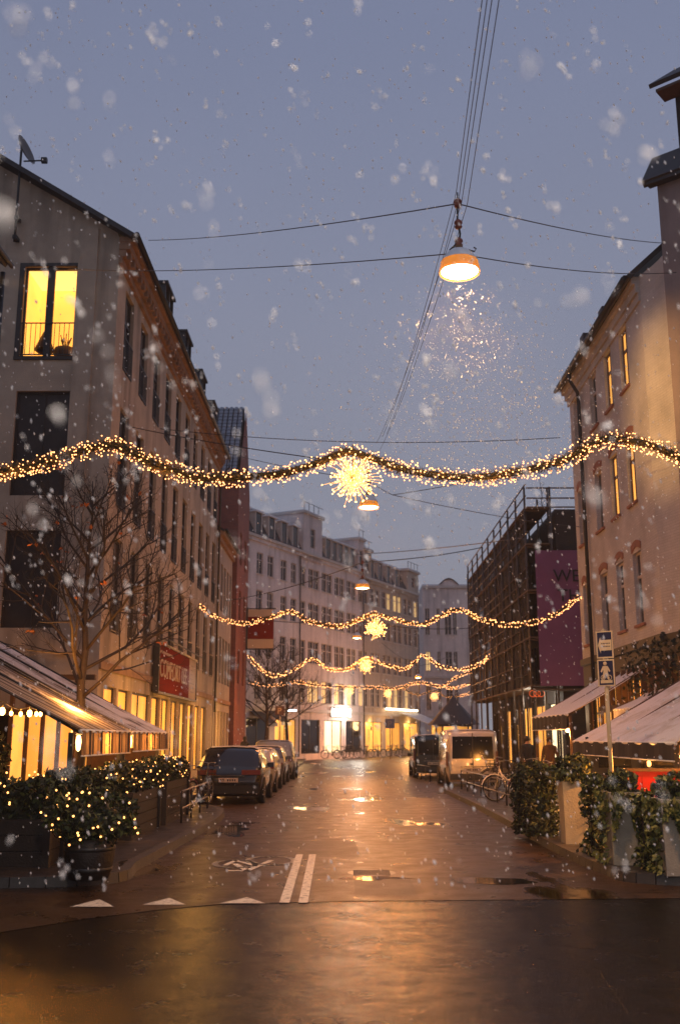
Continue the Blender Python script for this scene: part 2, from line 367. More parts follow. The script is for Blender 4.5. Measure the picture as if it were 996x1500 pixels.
# puddles: thin sheets of standing water
M_water = mat('standing_water', (.010, .010, .012), .07, .1, 1, .02, 3, spec=.6)
def puddle(cx, cy, rx, ry, seed, sheet=.005):
    rnd = random.Random(seed); c = PZ(cx, cy); a = [rnd.uniform(-.25, .25) for _ in range(5)]; g = MB(); P = []
    ex = abs(PZ(cx + rx, cy).x - c.x); ey = abs(PZ(cx, cy - ry).y - c.y)
    for k in range(48):
        t = 2 * math.pi * k / 48; r = 1 + sum(a[j] * math.sin((j + 2) * t + j) for j in range(5)) * .8
        P.append((c.x + ex * r * math.cos(t), c.y + ey * r * math.sin(t), sheet))
    g.poly(P, M_water); g.build('puddle', kind='structure')
for i, a in enumerate(((720, 1291, 62, 5), (330, 1216, 34, 7), (545, 1287, 50, 2.5))): puddle(*a, seed=i + 3)
# asphalt repair patches
M_patch = asphalt('patch_asphalt', (.060, .048, .042), .34, .55, .70, .3)
for q in (((404, 1232), (520, 1232), (527, 1256), (470, 1256)), ((518, 1286), (600, 1286), (612, 1312), (520, 1312)),):
    g = MB(); g.poly([(PZ(*p).x, PZ(*p).y, .004) for p in q], M_patch); g.build('road_patch', kind='structure')
# manhole cover
c = PZ(545, 1283)
g = MB(); g.lathe([(0, .006), (.30, .006), (.33, .004)], M_steel, 24)
for k in range(7): g.box((-.25, -.24 + k * .075, .006), (.25, -.215 + k * .075, .010), M_dark)
g.build('manhole_cover', label='round iron manhole cover in the wet street', cat='manhole cover', loc=(c.x, c.y + .3, 0))
# ---------------------------------------------------------------- facades
Z = Vector((0, 0, 1))
def wall(g, O, U, Wd, H, holes, mt, depth=.2, revmat=None):
    O = Vector(O); U = Vector(U).normalized(); Nin = Z.cross(U); revmat = revmat or mt
    us = sorted({0, Wd, *[h[0] for h in holes], *[h[2] for h in holes]}); vs = sorted({0, H, *[h[1] for h in holes], *[h[3] for h in holes]})
    us = [u for u in us if -1e-6 <= u <= Wd + 1e-6]; vs = [v for v in vs if -1e-6 <= v <= H + 1e-6]
    P = lambda u, v, d=0: O + U * u + Z * v + Nin * d
    for j in range(len(vs) - 1):
        run = None
        for i in range(len(us)):
            inside = True
            if i < len(us) - 1:
                cu = (us[i] + us[i + 1]) / 2; cv = (vs[j] + vs[j + 1]) / 2
                inside = any(h[0] < cu < h[2] and h[1] < cv < h[3] for h in holes)
            if not inside and run is None: run = us[i]
            if inside and run is not None:
                g.quad(P(run, vs[j]), P(us[i], vs[j]), P(us[i], vs[j + 1]), P(run, vs[j + 1]), mt); run = None
    for a, b, c, d in holes:
        g.quad(P(a, b), P(a, b, depth), P(a, d, depth), P(a, d), revmat); g.quad(P(c, b), P(c, d), P(c, d, depth), P(c, b, depth), revmat)
        g.quad(P(a, b), P(c, b), P(c, b, depth), P(a, b, depth), revmat); g.quad(P(a, d), P(a, d, depth), P(c, d, depth), P(c, d), revmat)
WM = {}; RW = random.Random(12)
def winmesh(w, h, style, fm):
    key = (round(w, 2), round(h, 2), style, fm.name)
    if key in WM: return WM[key]
    g = MB(); t = .06; y0, y1 = .10, .17
    g.box((0, y0, 0), (t, y1, h), fm); g.box((w - t, y0, 0), (w, y1, h), fm); g.box((t, y0, 0), (w - t, y1, t), fm); g.box((t, y0, h - t), (w - t, y1, h), fm)
    if 'm' in style: g.box((w / 2 - .045, y0 + .004, t), (w / 2 + .045, y1 - .004, h - t), fm)
    if 't' in style: g.box((t, y0 - .006, h * .64), (w - t, y1 - .008, h * .64 + .08), fm)
    if 'T' in style:
        for q in (.33, .66): g.box((t, y0 + .01, h * q), (w - t, y1 - .01, h * q + .035), fm)
    me = g.mesh('window'); WM[key] = me; return me
def panemesh(w, h, pm):
    key = ('p', round(w, 2), round(h, 2), pm.name)
    if key in WM: return WM[key]
    g = MB(); g.box((.02, .135, .02), (w - .02, .150, h - .02), pm); me = g.mesh('pane'); WM[key] = me; return me
def railmesh(w, full=True, hh=1.0):
    key = ('r', round(w, 2), hh)
    if key in WM: return WM[key]
    g = MB(); n = max(4, int(w / .13))
    g.box((.01, -.03, hh - .03), (w - .01, .0, hh), M_dark); g.box((.01, -.03, .04), (w - .01, .0, .07), M_dark)
    for i in range(n + 1):
        x = .02 + (w - .04) * i / n; g.box((x - .008, -.022, .07), (x + .008, -.008, hh - .03), M_dark)
    me = g.mesh('railing'); WM[key] = me; return me
def sillmesh(w, sm):
    key = ('s', round(w, 2), sm.name)
    if key in WM: return WM[key]
    g = MB(); g.box((-.06, -.07, -.09), (w + .06, .06, -.012), sm); me = g.mesh('sill'); WM[key] = me; return me
def window(parent, O, U, u, v, w, h, style='mt', fm=None, pm=None, rail=False, sill=None, name='window'):
    U = Vector(U).normalized(); N = Z.cross(U); p = Vector(O) + U * u + Z * v
    M = Matrix(((U.x, N.x, 0, p.x), (U.y, N.y, 0, p.y), (0, 0, 1, p.z), (0, 0, 0, 1)))
    f = obj(name, winmesh(w, h, style, fm or M_frame), parent, M=M)
    if pm is None: pm = RW.choice((M_glass, M_glass, M_glass, M_glassb, M_glassc))
    obj('pane', panemesh(w, h, pm), f)
    if rail: obj('railing', railmesh(w), f)
    if sill: obj('sill', sillmesh(w, sill), f)
    return f
def roofslab(g, pts, mt, th=.12):
    pts = [Vector(p) for p in pts]; n = (pts[1] - pts[0]).cross(pts[2] - pts[0]).normalized()
    if n.z < 0: n = -n
    k = len(pts); lo = [p - n * th for p in pts]
    g.add([*pts, *lo], [tuple(range(k)), tuple(range(k, 2 * k))[::-1]] + [(i, k + i, k + (i + 1) % k, (i + 1) % k) for i in range(k)], mt)

# ======== 1. corner building with the lit gable window
YB, YE, ZE = 26.3, 49.0, 15.6
b1 = empty('apartment_building', 'tan plastered apartment block with lit amber gable window and long french window rows', 'building', (XL, YB, 0))
O1 = Vector((XL, YB, 0)); B = b1.location
loc = lambda p: Vector(p) - B
wins = []
ys = [YB + 1.0 + i * 2.24 for i in range(10)]
for y in ys:
    for (z0, z1) in ((4.6, 7.25), (8.1, 11.0), (12.1, 14.55)): wins.append((y - YB, z0, y - YB + 1.15, z1))
shops = []
yy = YB + .7
for wd in (1.5, 1.6, 2.9, 1.5, 1.7, 1.7, 1.7, 1.7, 1.7, 1.7, 1.7):
    if yy + wd > YE - .3: break
    shops.append((yy - YB, .45, yy - YB + wd, 3.15)); yy += wd + .24
g = MB(); wall(g, (0, 0, 0), (0, 1, 0), YE - YB, ZE, wins + shops, M_stucco, .22)
gw = [(-10.2 + 12.0 - 10.2, 0, 0, 0)]
# gable wall, camera side: u runs from X=-18 to XL
GW = 11.6
x2u = lambda x: x - (XL - GW)
gh = [(x2u(-9.05), z0, x2u(-7.55), z1) for z0, z1 in ((4.6, 7.2), (8.15, 11.1), (12.1, 14.8))]
wall(g, (-GW, 0, 0), (1, 0, 0), GW, ZE, gh, M_stucco, .22)
g.poly([(-GW, 0, ZE), (0, 0, ZE), (-.1, 0, ZE + .25), (-GW / 2, 0, ZE + 3.7), (-GW + .1, 0, ZE + .25)], M_stucco)
g.quad((-GW, YE - YB, 0), (0, YE - YB, 0), (0, YE - YB, ZE), (-GW, YE - YB, ZE), M_stucco)
g.poly([(-GW, YE - YB, ZE), (0, YE - YB, ZE), (-GW / 2, YE - YB, ZE + 3.7)], M_stucco)
g.quad((-GW, 0, 0), (-GW, 0, ZE), (-GW, YE - YB, ZE), (-GW, YE - YB, 0), M_stucco)
g.box((-1.15, -.07, 3.9), (-.62, .02, ZE + .35), M_stucco)       # shallow pilaster of the gable
g.build('wall', b1)
g = MB()
Lr = YE - YB + .3
for s in (0, 1):
    x0 = .45 if s == 0 else -GW - .45; z0 = ZE + .05
    roofslab(g, [(x0, -.35, z0), (-GW / 2, -.35, ZE + 4.0), (-GW / 2, Lr, ZE + 4.0), (x0, Lr, z0)], M_roof, .14)
for k in range(26):
    for s in (1, -1): g.box((-GW / 2 + s * .05 - .06, -.36 + k * .9, ZE + 3.98), (-GW / 2 + s * .05 + .06, .45 + k * .9, ZE + 4.1), M_roof)
rf1 = g.build('roof', b1)
# four glass-sided roof terraces / dormers
for i, y in enumerate((33.2, 37.6, 42.0, 46.2)):
    g = MB(); y0 = y - YB
    g.box((-2.2, y0, ZE + .35), (.02, y0 + .06, ZE + 1.95), M_dark); g.box((-2.2, y0 + 1.5, ZE + .35), (.02, y0 + 1.56, ZE + 1.95), M_dark)
    g.box((-2.2, y0 - .05, ZE + 1.95), (.10, y0 + 1.61, ZE + 2.05), M_dark); g.box((-2.2, y0 + .06, ZE + .2), (.02, y0 + 1.5, ZE + .38), M_dark)
    g.box((-.03, y0 + .7, ZE + .38), (.02, y0 + .78, ZE + 1.95), M_frame)
    d = g.build('dormer', rf1)
    g = MB(); g.box((-.06, y0 + .06, ZE + .38), (-.04, y0 + 1.5, ZE + 1.95), M_glass); g.build('pane', b1) if False else g.build('dormer_pane', rf1)
g = MB()
for k, (o, z0, z1) in enumerate(((.10, ZE - .75, ZE - .55), (.20, ZE - .552, ZE - .34), (.32, ZE - .342, ZE - .12), (.44, ZE - .122, ZE + .03))):
    g.box((.002, -.1 - k * .02, z0), (o, YE - YB + .05, z1), M_cornice)
for k in range(46): g.box((.20, .1 + k * .49, ZE - .55), (.30, .28 + k * .49, ZE - .345), M_cornice)
g.build('cornice', b1); g = MB(); g.box((.002, 0, 3.55), (.06, YE - YB, 3.75), M_cornice); g.build('string_course', b1)
g = MB()
g.tube([(.52, -.3, ZE + .02), (.52, YE - YB + .2, ZE - .02)], .085, M_dark, 8)
g.tube([(.52, YE - YB + .15, ZE - .05), (.5, YE - YB + .2, ZE - .5), (.1, YE - YB + .22, ZE - .9), (.09, YE - YB + .22, 3)], .05, M_dark, 8)
g.build('gutter', b1)
for u0, v0, u1, v1 in wins:
    r = random.random()
    window(b1, (0, 0, 0), (0, 1, 0), u0, v0, u1 - u0, v1 - v0, 'mt', M_frame, None, rail=True)
for u0, v0, u1, v1 in shops:
    window(b1, (0, 0, 0), (0, 1, 0), u0, v0, u1 - u0, v1 - v0, '' if u1 - u0 < 1.6 else 'm', M_frame, M_shop, name='shop_window')
for i, (u0, v0, u1, v1) in enumerate(gh):
    if i == 2:
        w_, h_ = u1 - u0, v1 - v0
        p = Vector((-GW + u0, 0, v0)); f = obj('window', winmesh(w_, h_, 'm', M_frame), b1, loc=p); f['label'] = 'window lit amber from inside'
        g = MB(); g.box((-.14, -.05, -.10), (w_ + .14, .0, 0), M_frame); g.box((-.14, -.03, 0), (-.0, .02, h_ + .1), M_frame); g.box((w_, -.03, 0), (w_ + .14, .02, h_ + .1), M_frame); g.box((0, -.03, h_), (w_, .02, h_ + .1), M_frame); g.box((w_ / 2 - .1, .02, 0), (w_ / 2 + .1, .1, h_), M_frame)
        g.build('surround', f)
        obj('railing', railmesh(w_), f)
        # the lit room behind the glass: back wall, ceiling, and a rattan lamp and a shelf
        g = MB(); wl = emit('room_wall_lit', (1., .50, .10), 1.15, True, .25, .6, (1, 1, 1)); cl = emit('room_ceiling_lit', (1., .62, .20), 1.25, True)
        g.quad((0, 1.6, 0), (w_, 1.6, 0), (w_, 1.6, h_), (0, 1.6, h_), wl)
        g.quad((0, .2, 0), (0, 1.6, 0), (0, 1.6, h_), (0, .2, h_), wl); g.quad((w_, .2, 0), (w_, .2, h_), (w_, 1.6, h_), (w_, 1.6, 0), wl)
        g.quad((0, .2, h_), (0, 1.6, h_), (w_, 1.6, h_), (w_, .2, h_), cl); g.quad((0, .2, 0), (w_, .2, 0), (w_, 1.6, 0), (0, 1.6, 0), M_wood)
        g.build('room', f)
        g = MB(); g.tube([(.35, .5, .55), (.62, .5, .38), (.62, .5, .72), (.35, .5, .55)], .03, M_wood, 5)
        g.lathe([(.06, .95), (.28, .40), (.24, .36), (.20, .40)], M_wood, 12, xf((.52, .55, 0)))
        g.build('basket_lamp', f)
        g = MB(); g.lathe([(0, .1), (.27, .12), (.33, .3), (.3, .45), (.22, .47)], M_wood, 14, xf((1.1, .6, .0)))
        for a in range(9):
            t = a * .7; g.tube([(1.1, .6, .35), (1.1 + .16 * math.cos(t), .6 + .1 * math.sin(t), .8 + .1 * math.sin(a * 3))], .014, M_wood, 4)
        g.build('plant_pot', f)
    else:
        f = window(b1, (-GW, 0, 0), (1, 0, 0), u0, v0, u1 - u0, v1 - v0, 'm', M_frame, M_shut); f['label'] = 'dark shuttered gable window'
# satellite dish on the gable
p = PY(30, 246, YB - .25)
sd = empty('satellite_dish', 'grey satellite dish on a pole at the top of the gable', 'satellite dish', p)
g = MB(); g.tube([(0, 0, -2.3), (0, 0, .75)], .035, M_dark, 8); g.box((-.06, -.03, -1.6), (.06, .24, -1.5), M_dark); g.box((-.06, -.03, -2.2), (.06, .24, -2.1), M_dark); g.build('pole', sd)
g = MB(); MM = xf((.1, -.12, .42), R(25), R(85), R(20))
g.lathe([(0, 0), (.16, .014), (.30, .05), (.42, .10), (.43, .10), (.42, .088), (.3, .038), (.16, .0)], mat('dish_grey', (.12, .11, .11), .5), 28, xf((.12, -.15, .45)) @ Matrix.Rotation(R(70), 4, 'Y') @ Matrix.Rotation(R(10), 4, 'X'))
g.build('dish', sd)
g = MB(); g.tube([(.15, -.15, .12), (.75, -.3, .05)], .022, M_dark, 6); g.box((.70, -.36, -.02), (.86, -.24, .12), M_dark); g.build('feed_arm', sd)
# wide red shop sign on the street face
sg = empty('shop_sign', 'long red shop sign with white lettering and a pale end panel above yellow windows', 'sign', (XL + .12, 33.5, 3.3))
M_signred = mat('sign_red', (.15, .013, .008), .95, .15, 1, spec=.05); M_signw = mat('sign_cream', (.46, .38, .31), .9, .06, 2, spec=.1)
g = MB(); g.box((0, 0, 0), (.10, 6.6, 1.55), M_signred); g.build('red_panel', sg)
g = MB(); g.box((0, 6.604, 0), (.10, 8.4, 1.55), M_signw)
for k in range(7): g.box((.1, 6.9, .25 + k * .17), (.104, 6.9 + random.uniform(.6, 1.2), .29 + k * .17), mat('faded_print', (.25, .2, .18), .6))
g.build('white_panel', sg)
g = MB()
for a, b_ in (((-.06, -.08, -.08), (.14, 8.48, 0)), ((-.06, -.08, 1.55), (.14, 8.48, 1.63)), ((-.06, -.08, 0), (.14, 0, 1.55)), ((-.06, 8.4, 0), (.14, 8.48, 1.55))): g.box(a, b_, M_dark)
g.tube([(.14, -.1, 1.7), (.32, 1, 1.72), (.32, 8.6, 1.72)], .025, M_dark, 5)
g.build('sign_frame', sg)
def text(s, parent, M, size, mt, name='lettering', ext=.012, al='LEFT', sx=1.):
    c = bpy.data.curves.new(name, 'FONT'); c.body = s; c.size = size; c.extrude = ext; c.align_x = al; c.materials.append(mt)
    q = bpy.data.objects.new('tmp', c); COL.objects.link(q); me = bpy.data.meshes.new_from_object(q.evaluated_get(bpy.context.evaluated_depsgraph_get())); bpy.data.objects.remove(q)
    me.materials.clear(); me.materials.append(mt); return obj(name, me, parent, M=M @ Matrix.Diagonal((sx, 1, 1, 1)))
ML = lambda p: Matrix(((0, 0, 1, p[0]), (1, 0, 0, p[1]), (0, 1, 0, p[2]), (0, 0, 0, 1)))     # text facing +X, reads along +Y
text('COMFORT LEE', sg, ML((.105, .25, .50)), .86, M_signw, sx=1.02)
g = MB()
for k in range(12): g.box((.10, .3 + k * .2, 1.27), (.106, .43 + k * .2, 1.36), M_signw)
g.build('small_print', sg)
# ======== 2. near building on the left, dark side
b0 = empty('corner_building', 'dark unlit house at the left frame edge in front of the tan gable', 'building', (XL - .30, 18.0, 0)); G0 = 12
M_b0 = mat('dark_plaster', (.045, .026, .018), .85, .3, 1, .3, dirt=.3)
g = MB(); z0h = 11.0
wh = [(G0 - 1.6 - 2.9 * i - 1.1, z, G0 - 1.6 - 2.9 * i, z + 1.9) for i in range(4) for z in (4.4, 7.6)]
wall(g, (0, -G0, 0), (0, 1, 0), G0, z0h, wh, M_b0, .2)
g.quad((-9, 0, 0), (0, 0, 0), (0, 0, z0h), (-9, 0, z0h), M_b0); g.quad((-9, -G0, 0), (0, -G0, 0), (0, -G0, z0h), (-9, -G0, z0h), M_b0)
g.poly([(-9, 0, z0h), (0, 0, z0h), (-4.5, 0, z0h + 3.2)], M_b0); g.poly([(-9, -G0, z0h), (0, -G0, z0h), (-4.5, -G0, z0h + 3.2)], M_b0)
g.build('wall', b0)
g = MB()
roofslab(g, [(.1, .25, z0h - .1), (-4.5, .25, z0h + 3.4), (-4.5, -G0 - .2, z0h + 3.4), (.1, -G0 - .2, z0h - .1)], M_roof); roofslab(g, [(-9.35, .25, z0h - .1), (-4.5, .25, z0h + 3.4), (-4.5, -G0 - .2, z0h + 3.4), (-9.35, -G0 - .2, z0h - .1)], M_roof)
g.box((-1.3, -3.5, z0h + .9), (-.5, -2.2, z0h + 1.1), M_glass); g.build('roof', b0)
g = MB(); g.tube([(.14, .3, z0h - .15), (.14, -G0, z0h - .15)], .05, M_dark, 8); g.tube([(.06, .05, z0h - .4), (.06, .08, .2)], .05, M_dark, 8); g.build('gutter', b0)
for a, b_, c_, d_ in wh: window(b0, (0, -G0, 0), (0, 1, 0), a, b_, c_ - a, d_ - b_, 'mt', M_frame, M_glass)
# ======== 3. lower block beyond, same street line
b2 = empty('apartment_building', 'lower grey plastered block between the tan block and the red brick house', 'building', (XL + .02, 49.2, 0)); L2 = 6.6; H2 = 11.9
g = MB(); wn = [(.35 + i * 1.28, z, .35 + i * 1.28 + .85, z + h) for i in range(5) for z, h in ((4.5, 2.3), (8.1, 2.4))]; sh = [(.35 + i * 1.28, .4, 1.2 + i * 1.28, 3.1) for i in range(5)]
wall(g, (0, 0, 0), (0, 1, 0), L2, H2, wn + sh, M_stucco2, .2); g.quad((-9, 0, 0), (0, 0, 0), (0, 0, H2), (-9, 0, H2), M_stucco2); g.quad((-9, L2, 0), (0, L2, 0), (0, L2, H2), (-9, L2, H2), M_stucco2); g.build('wall', b2)
g = MB(); roofslab(g, [(.35, 0, H2), (-4.5, 0, H2 + 3.4), (-4.5, L2, H2 + 3.4), (.35, L2, H2)], M_roof); roofslab(g, [(-9.35, 0, H2), (-4.5, 0, H2 + 3.4), (-4.5, L2, H2 + 3.4), (-9.35, L2, H2)], M_roof); g.build('roof', b2)
g = MB(); g.box((.002, 0, H2 - .5), (.14, L2, H2 - .25), M_cornice); g.box((.002, 0, H2 - .248), (.3, L2, H2 - .03), M_cornice); g.tube([(.42, 0, H2), (.42, L2, H2)], .07, M_dark, 8); g.build('cornice', b2); g = MB(); g.box((.002, 0, 3.5), (.07, L2, 3.7), M_cornice); g.build('string_course', b2)
for a, b_, c_, d_ in wn: window(b2, (0, 0, 0), (0, 1, 0), a, b_, c_ - a, d_ - b_, 'mt', M_frame, M_glass)
for a, b_, c_, d_ in sh: window(b2, (0, 0, 0), (0, 1, 0), a, b_, c_ - a, d_ - b_, '', M_frame, M_shop, name='shop_window')
# ======== 4. red brick gabled house, roof tiled
b3 = empty('brick_house', 'red brick house with steep snow dusted tiled roof and narrow street gable', 'building', (XL + .25, 56.2, 0)); L3 = 6.4; H3 = 16.6; A3 = 21.6
g = MB(); w3 = [(1.2 + i * 2.6, z, 2.3 + i * 2.6, z + 1.9) for i in range(2) for z in (4.8, 8.2, 11.6)]
wall(g, (0, 0, 0), (0, 1, 0), L3, H3, w3, M_rbrick, .25); g.poly([(0, 0, H3), (0, L3, H3), (0, L3 / 2, A3)], M_rbrick)
g.quad((-14, 0, 0), (0, 0, 0), (0, 0, H3), (-14, 0, H3), M_rbrick); g.quad((-14, L3, 0), (0, L3, 0), (0, L3, H3), (-14, L3, H3), M_rbrick); g.quad((-14, 0, 0), (-14, 0, H3), (-14, L3, H3), (-14, L3, 0), M_rbrick); g.poly([(-14, 0, H3), (-14, L3, H3), (-14, L3 / 2, A3)], M_rbrick)
g.build('wall', b3)
M_tile = mat('glazed_grey_tiles', (.21, .24, .29), .35, .25, 3)
g = MB(); sl_ = Vector((0, L3 / 2, A3 - H3)); ln = sl_.length; sd_ = sl_.normalized(); nn = Vector((0, -sd_.z, sd_.y))
roofslab(g, [(-14, -.15, H3 - .1), (-.12, -.15, H3 - .1), (-.12, L3 / 2, A3 + .05), (-14, L3 / 2, A3 + .05)], M_roof, .1); roofslab(g, [(-14, L3 + .15, H3 - .1), (-.12, L3 + .15, H3 - .1), (-.12, L3 / 2, A3 + .05), (-14, L3 / 2, A3 + .05)], M_roof, .1)
for r_ in range(19):                         # pantiles in courses: each one a raised curved tile
    for c_ in range(46):
        x = -.15 - c_ * .30; b_ = Vector((0, -.1, H3)) + sd_ * (r_ * .315) + nn * .05; vs = []
        for q in range(5):
            t = q / 4 * math.pi; vs.append(Vector((x - .03 - .24 * q / 4, 0, 0)) + b_ + nn * (.05 * math.sin(t) + .035)); vs.append(Vector((x - .03 - .24 * q / 4, 0, 0)) + b_ + sd_ * .30 + nn * (.05 * math.sin(t)))
        g.add(vs, [(2 * q, 2 * q + 1, 2 * q + 3, 2 * q + 2) for q in range(4)] + [(0, 2, 4, 6, 8)], M_tile)
g.build('roof', b3)
for a, b_, c_, d_ in w3: window(b3, (0, 0, 0), (0, 1, 0), a, b_, c_ - a, d_ - b_, 'mt', M_frame, M_glass)
# hanging red and white sign on its street face
hs = empty('hanging_sign', 'red projecting sign with white bands top and bottom, hung off the brick house', 'sign', (XL + .3, 61.6, 7.1))
zt = 8.7 - 5.6
for nm, z0, z1, mt in (('white_band', .0, .55, M_signw), ('red_panel', .56, 1.9, M_signred), ('white_band', 1.91, 2.35, M_signw)):
    g = MB(); g.box((.1, -.1, z0), (1.65, .1, z1), mt); g.build(nm, hs)
g = MB(); g.box((.0, -.03, 2.38), (1.8, .03, 2.44), M_dark); g.box((.0, -.03, -.08), (1.8, .03, -.02), M_dark); g.box((.0, -.1, -.1), (.09, .1, 2.5), M_dark); g.build('bracket', hs)

# ======== 5. the long row closing the street (runs away to the right)
ZR = 17.5
def rz_(px, py, z): return PZ(px, py, z)
A_ = rz_(364, 780, ZR); B_ = rz_(610, 865, ZR); A_.z = B_.z = 0
UR = (B_ - A_).normalized(); NR = Z.cross(UR)
def tpx(px):      # distance along the row's facade line for a picture column
    d = ray(px, 1000); d.z = 0; o = Vector((0, 0, 0)); n = Vector((-UR.y, UR.x, 0)); s = A_.dot(n) / d.dot(n); return (d * s - A_).dot(UR)
def rowbuilding(label, t0, t1, mt, zt, floors, ncol, dorm=0, towers=(), shopm=None, litfloor=None, tone=None, wcol=None, mans=2.6):
    b = empty('apartment_building', label, 'building', A_ + UR * t0, math.atan2(UR.y, UR.x)); Wd = t1 - t0; g = MB()
    U = Vector((1, 0, 0)); holes = []; kinds = []
    sp_ = Wd / ncol
    for fi, (z, h) in enumerate(floors):
        for c in range(ncol):
            u = sp_ * (c + .5) - .5 + (.12 if c % 2 else -.12); holes.append((u, z, u + 1.0, z + h)); kinds.append((fi, c))
    sh = []; ns = max(2, int(Wd / 3.6))
    for c in range(ns): sh.append((Wd / ns * c + .45, .5, Wd / ns * (c + 1) - .45, 3.3))
    wall(g, (0, 0, 0), U, Wd, zt, holes + sh, mt, .2)
    g.quad((0, 0, 0), (0, 10, 0), (0, 10, zt), (0, 0, zt), mt); g.quad((Wd, 0, 0), (Wd, 10, 0), (Wd, 10, zt), (Wd, 0, zt), mt); g.quad((0, 10, 0), (Wd, 10, 0), (Wd, 10, zt), (0, 10, zt), mt)
    g.build('wall', b)
    g = MB(); g.box((0, -.30, zt - .22), (Wd, 0, zt), M_snow if False else M_trimw); g.box((0, -.16, zt - .5), (Wd, -.002, zt - .222), mt)
    g.build('cornice', b); g = MB(); g.box((0, -.12, 3.9), (Wd, -.002, 4.15), M_trimw); g.build('string_course', b)
    g = MB(); roofslab(g, [(0, -.1, zt + .02), (Wd, -.1, zt + .02), (Wd, 1.2, zt + mans), (0, 1.2, zt + mans)], M_roof, .1); g.box((0, 1.15, zt + mans - .1), (Wd, 9.9, zt + mans), M_snow); g.quad((.0, 9.8, zt), (0, 1.2, zt + mans), (0, 9.8, zt + mans), (0, 9.8, zt), M_roof)
    g.poly([(0, 0, zt), (0, 9.8, zt), (0, 9.8, zt + mans), (0, 1.2, zt + mans)], M_roof)
    rf = g.build('roof', b)
    for u in [x * Wd for x in dorm] if dorm else []:
        g = MB(); g.box((u - .55, -.02, zt + .1), (u - .42, 1.7, zt + 1.9), M_trimw); g.box((u + .42, -.02, zt + .1), (u + .55, 1.7, zt + 1.9), M_trimw)
        g.box((u - .7, -.15, zt + 1.9), (u + .7, 1.8, zt + 2.05), M_snow); g.box((u - .42, .03, zt + .12), (u + .42, .08, zt + 1.9), M_litc if litfloor == 'dormer' and random.random() < .75 else M_glass)
        g.build('dormer', rf)
    for (a, c, ht) in towers:
        g = MB(); u0, u1 = a * Wd, c * Wd; hw = (u1 - u0)
        wall(g, (u0, -.16, zt - .6), U, hw, ht + .6, [(hw / 2 - .45, 1.1, hw / 2 + .45, 1.1 + ht * .5)], mt, .2)
        g.quad((u0, -.16, zt - .6), (u0, 3.5, zt - .6), (u0, 3.5, zt + ht), (u0, -.16, zt + ht), mt); g.quad((u1, -.16, zt - .6), (u1, 3.5, zt - .6), (u1, 3.5, zt + ht), (u1, -.16, zt + ht), mt)
        g.quad((u0, 3.5, zt), (u1, 3.5, zt), (u1, 3.5, zt + ht), (u0, 3.5, zt + ht), mt)
        g.box((u0 - .15, -.35, zt + ht - .05), (u1 + .15, 3.7, zt + ht + .16), M_trimw); g.box((u0 - .1, -.3, zt + ht + .162), (u1 + .1, 3.6, zt + ht + .24), M_snow)
        for q in range(int(hw / .9) + 1): g.box((u0 + q * .9 - .02, -.25, zt + ht + .24), (u0 + q * .9 + .02, -.21, zt + ht + .95), M_dark)
        g.box((u0, -.25, zt + ht + .93), (u1, -.21, zt + ht + .97), M_dark)
        w_ = g.build('tower_bay', b)
        window(b, (u0, -.16, zt - .6), U, hw / 2 - .45, 1.1, .9, ht * .5, 't', M_framew, M_glass)
    for (fi, c), (a, z, c2, z2) in zip(kinds, holes):
        lit = (fi == litfloor and (tone is None or c in tone))
        window(b, (0, 0, 0), U, a, z, c2 - a, z2 - z, 'mt', M_framew if not lit else M_framew, M_litc if lit else (M_litc if wcol and (fi, c) in wcol else None), sill=M_trimw)
    for c, (a, z, c2, z2) in enumerate(sh):
        pm = shopm[c % len(shopm)] if shopm else M_glass
        window(b, (0, 0, 0), U, a, z, c2 - a, z2 - z, 'm', M_frame, pm, name='shop_window')
    g = MB()
    for u in (Wd - .12,): g.tube([(u, -.12, zt - .5), (u, -.12, .3)], .06, M_dark, 6)
    g.build('drainpipe', b)
    return b
F5 = [(4.7, 1.9), (8.0, 1.9), (11.3, 1.9), (14.5, 1.7)]
t437, t532, t612 = tpx(438), tpx(532), tpx(613)
rowbuilding('lilac white row house with four mansard dormers, nearest the brick house', -9, t437, M_rowA, ZR, F5, 9, dorm=(.48, .60, .72, .84, .95), shopm=[M_glass, M_shop, M_glass, M_shopo])
rowbuilding('white row house with a white roof tower and the brightest shopfront', t437 + .02, t532, M_rowB, ZR, F5, 10, dorm=(.42, .52, .62, .72, .82), towers=((.02, .30, 3.4), (.90, 1.0, 3.0)), shopm=[M_glass, M_shopw, M_glass, M_shopo], litfloor=0, tone=(2, 3, 5, 7, 9), wcol={(0, 1)})
rowbuilding('sand coloured far end of the row with lit top floor windows', t532 + .02, t612, M_rowC, ZR - .4, F5, 10, dorm=(.15, .3, .45, .6), towers=((.0, .12, 2.6), (.78, 1.0, 2.2)), shopm=[M_shopo, M_shop, M_shopo], litfloor=3, tone=(4, 5, 6, 9), wcol={(0, 4), (0, 5), (0, 7)})
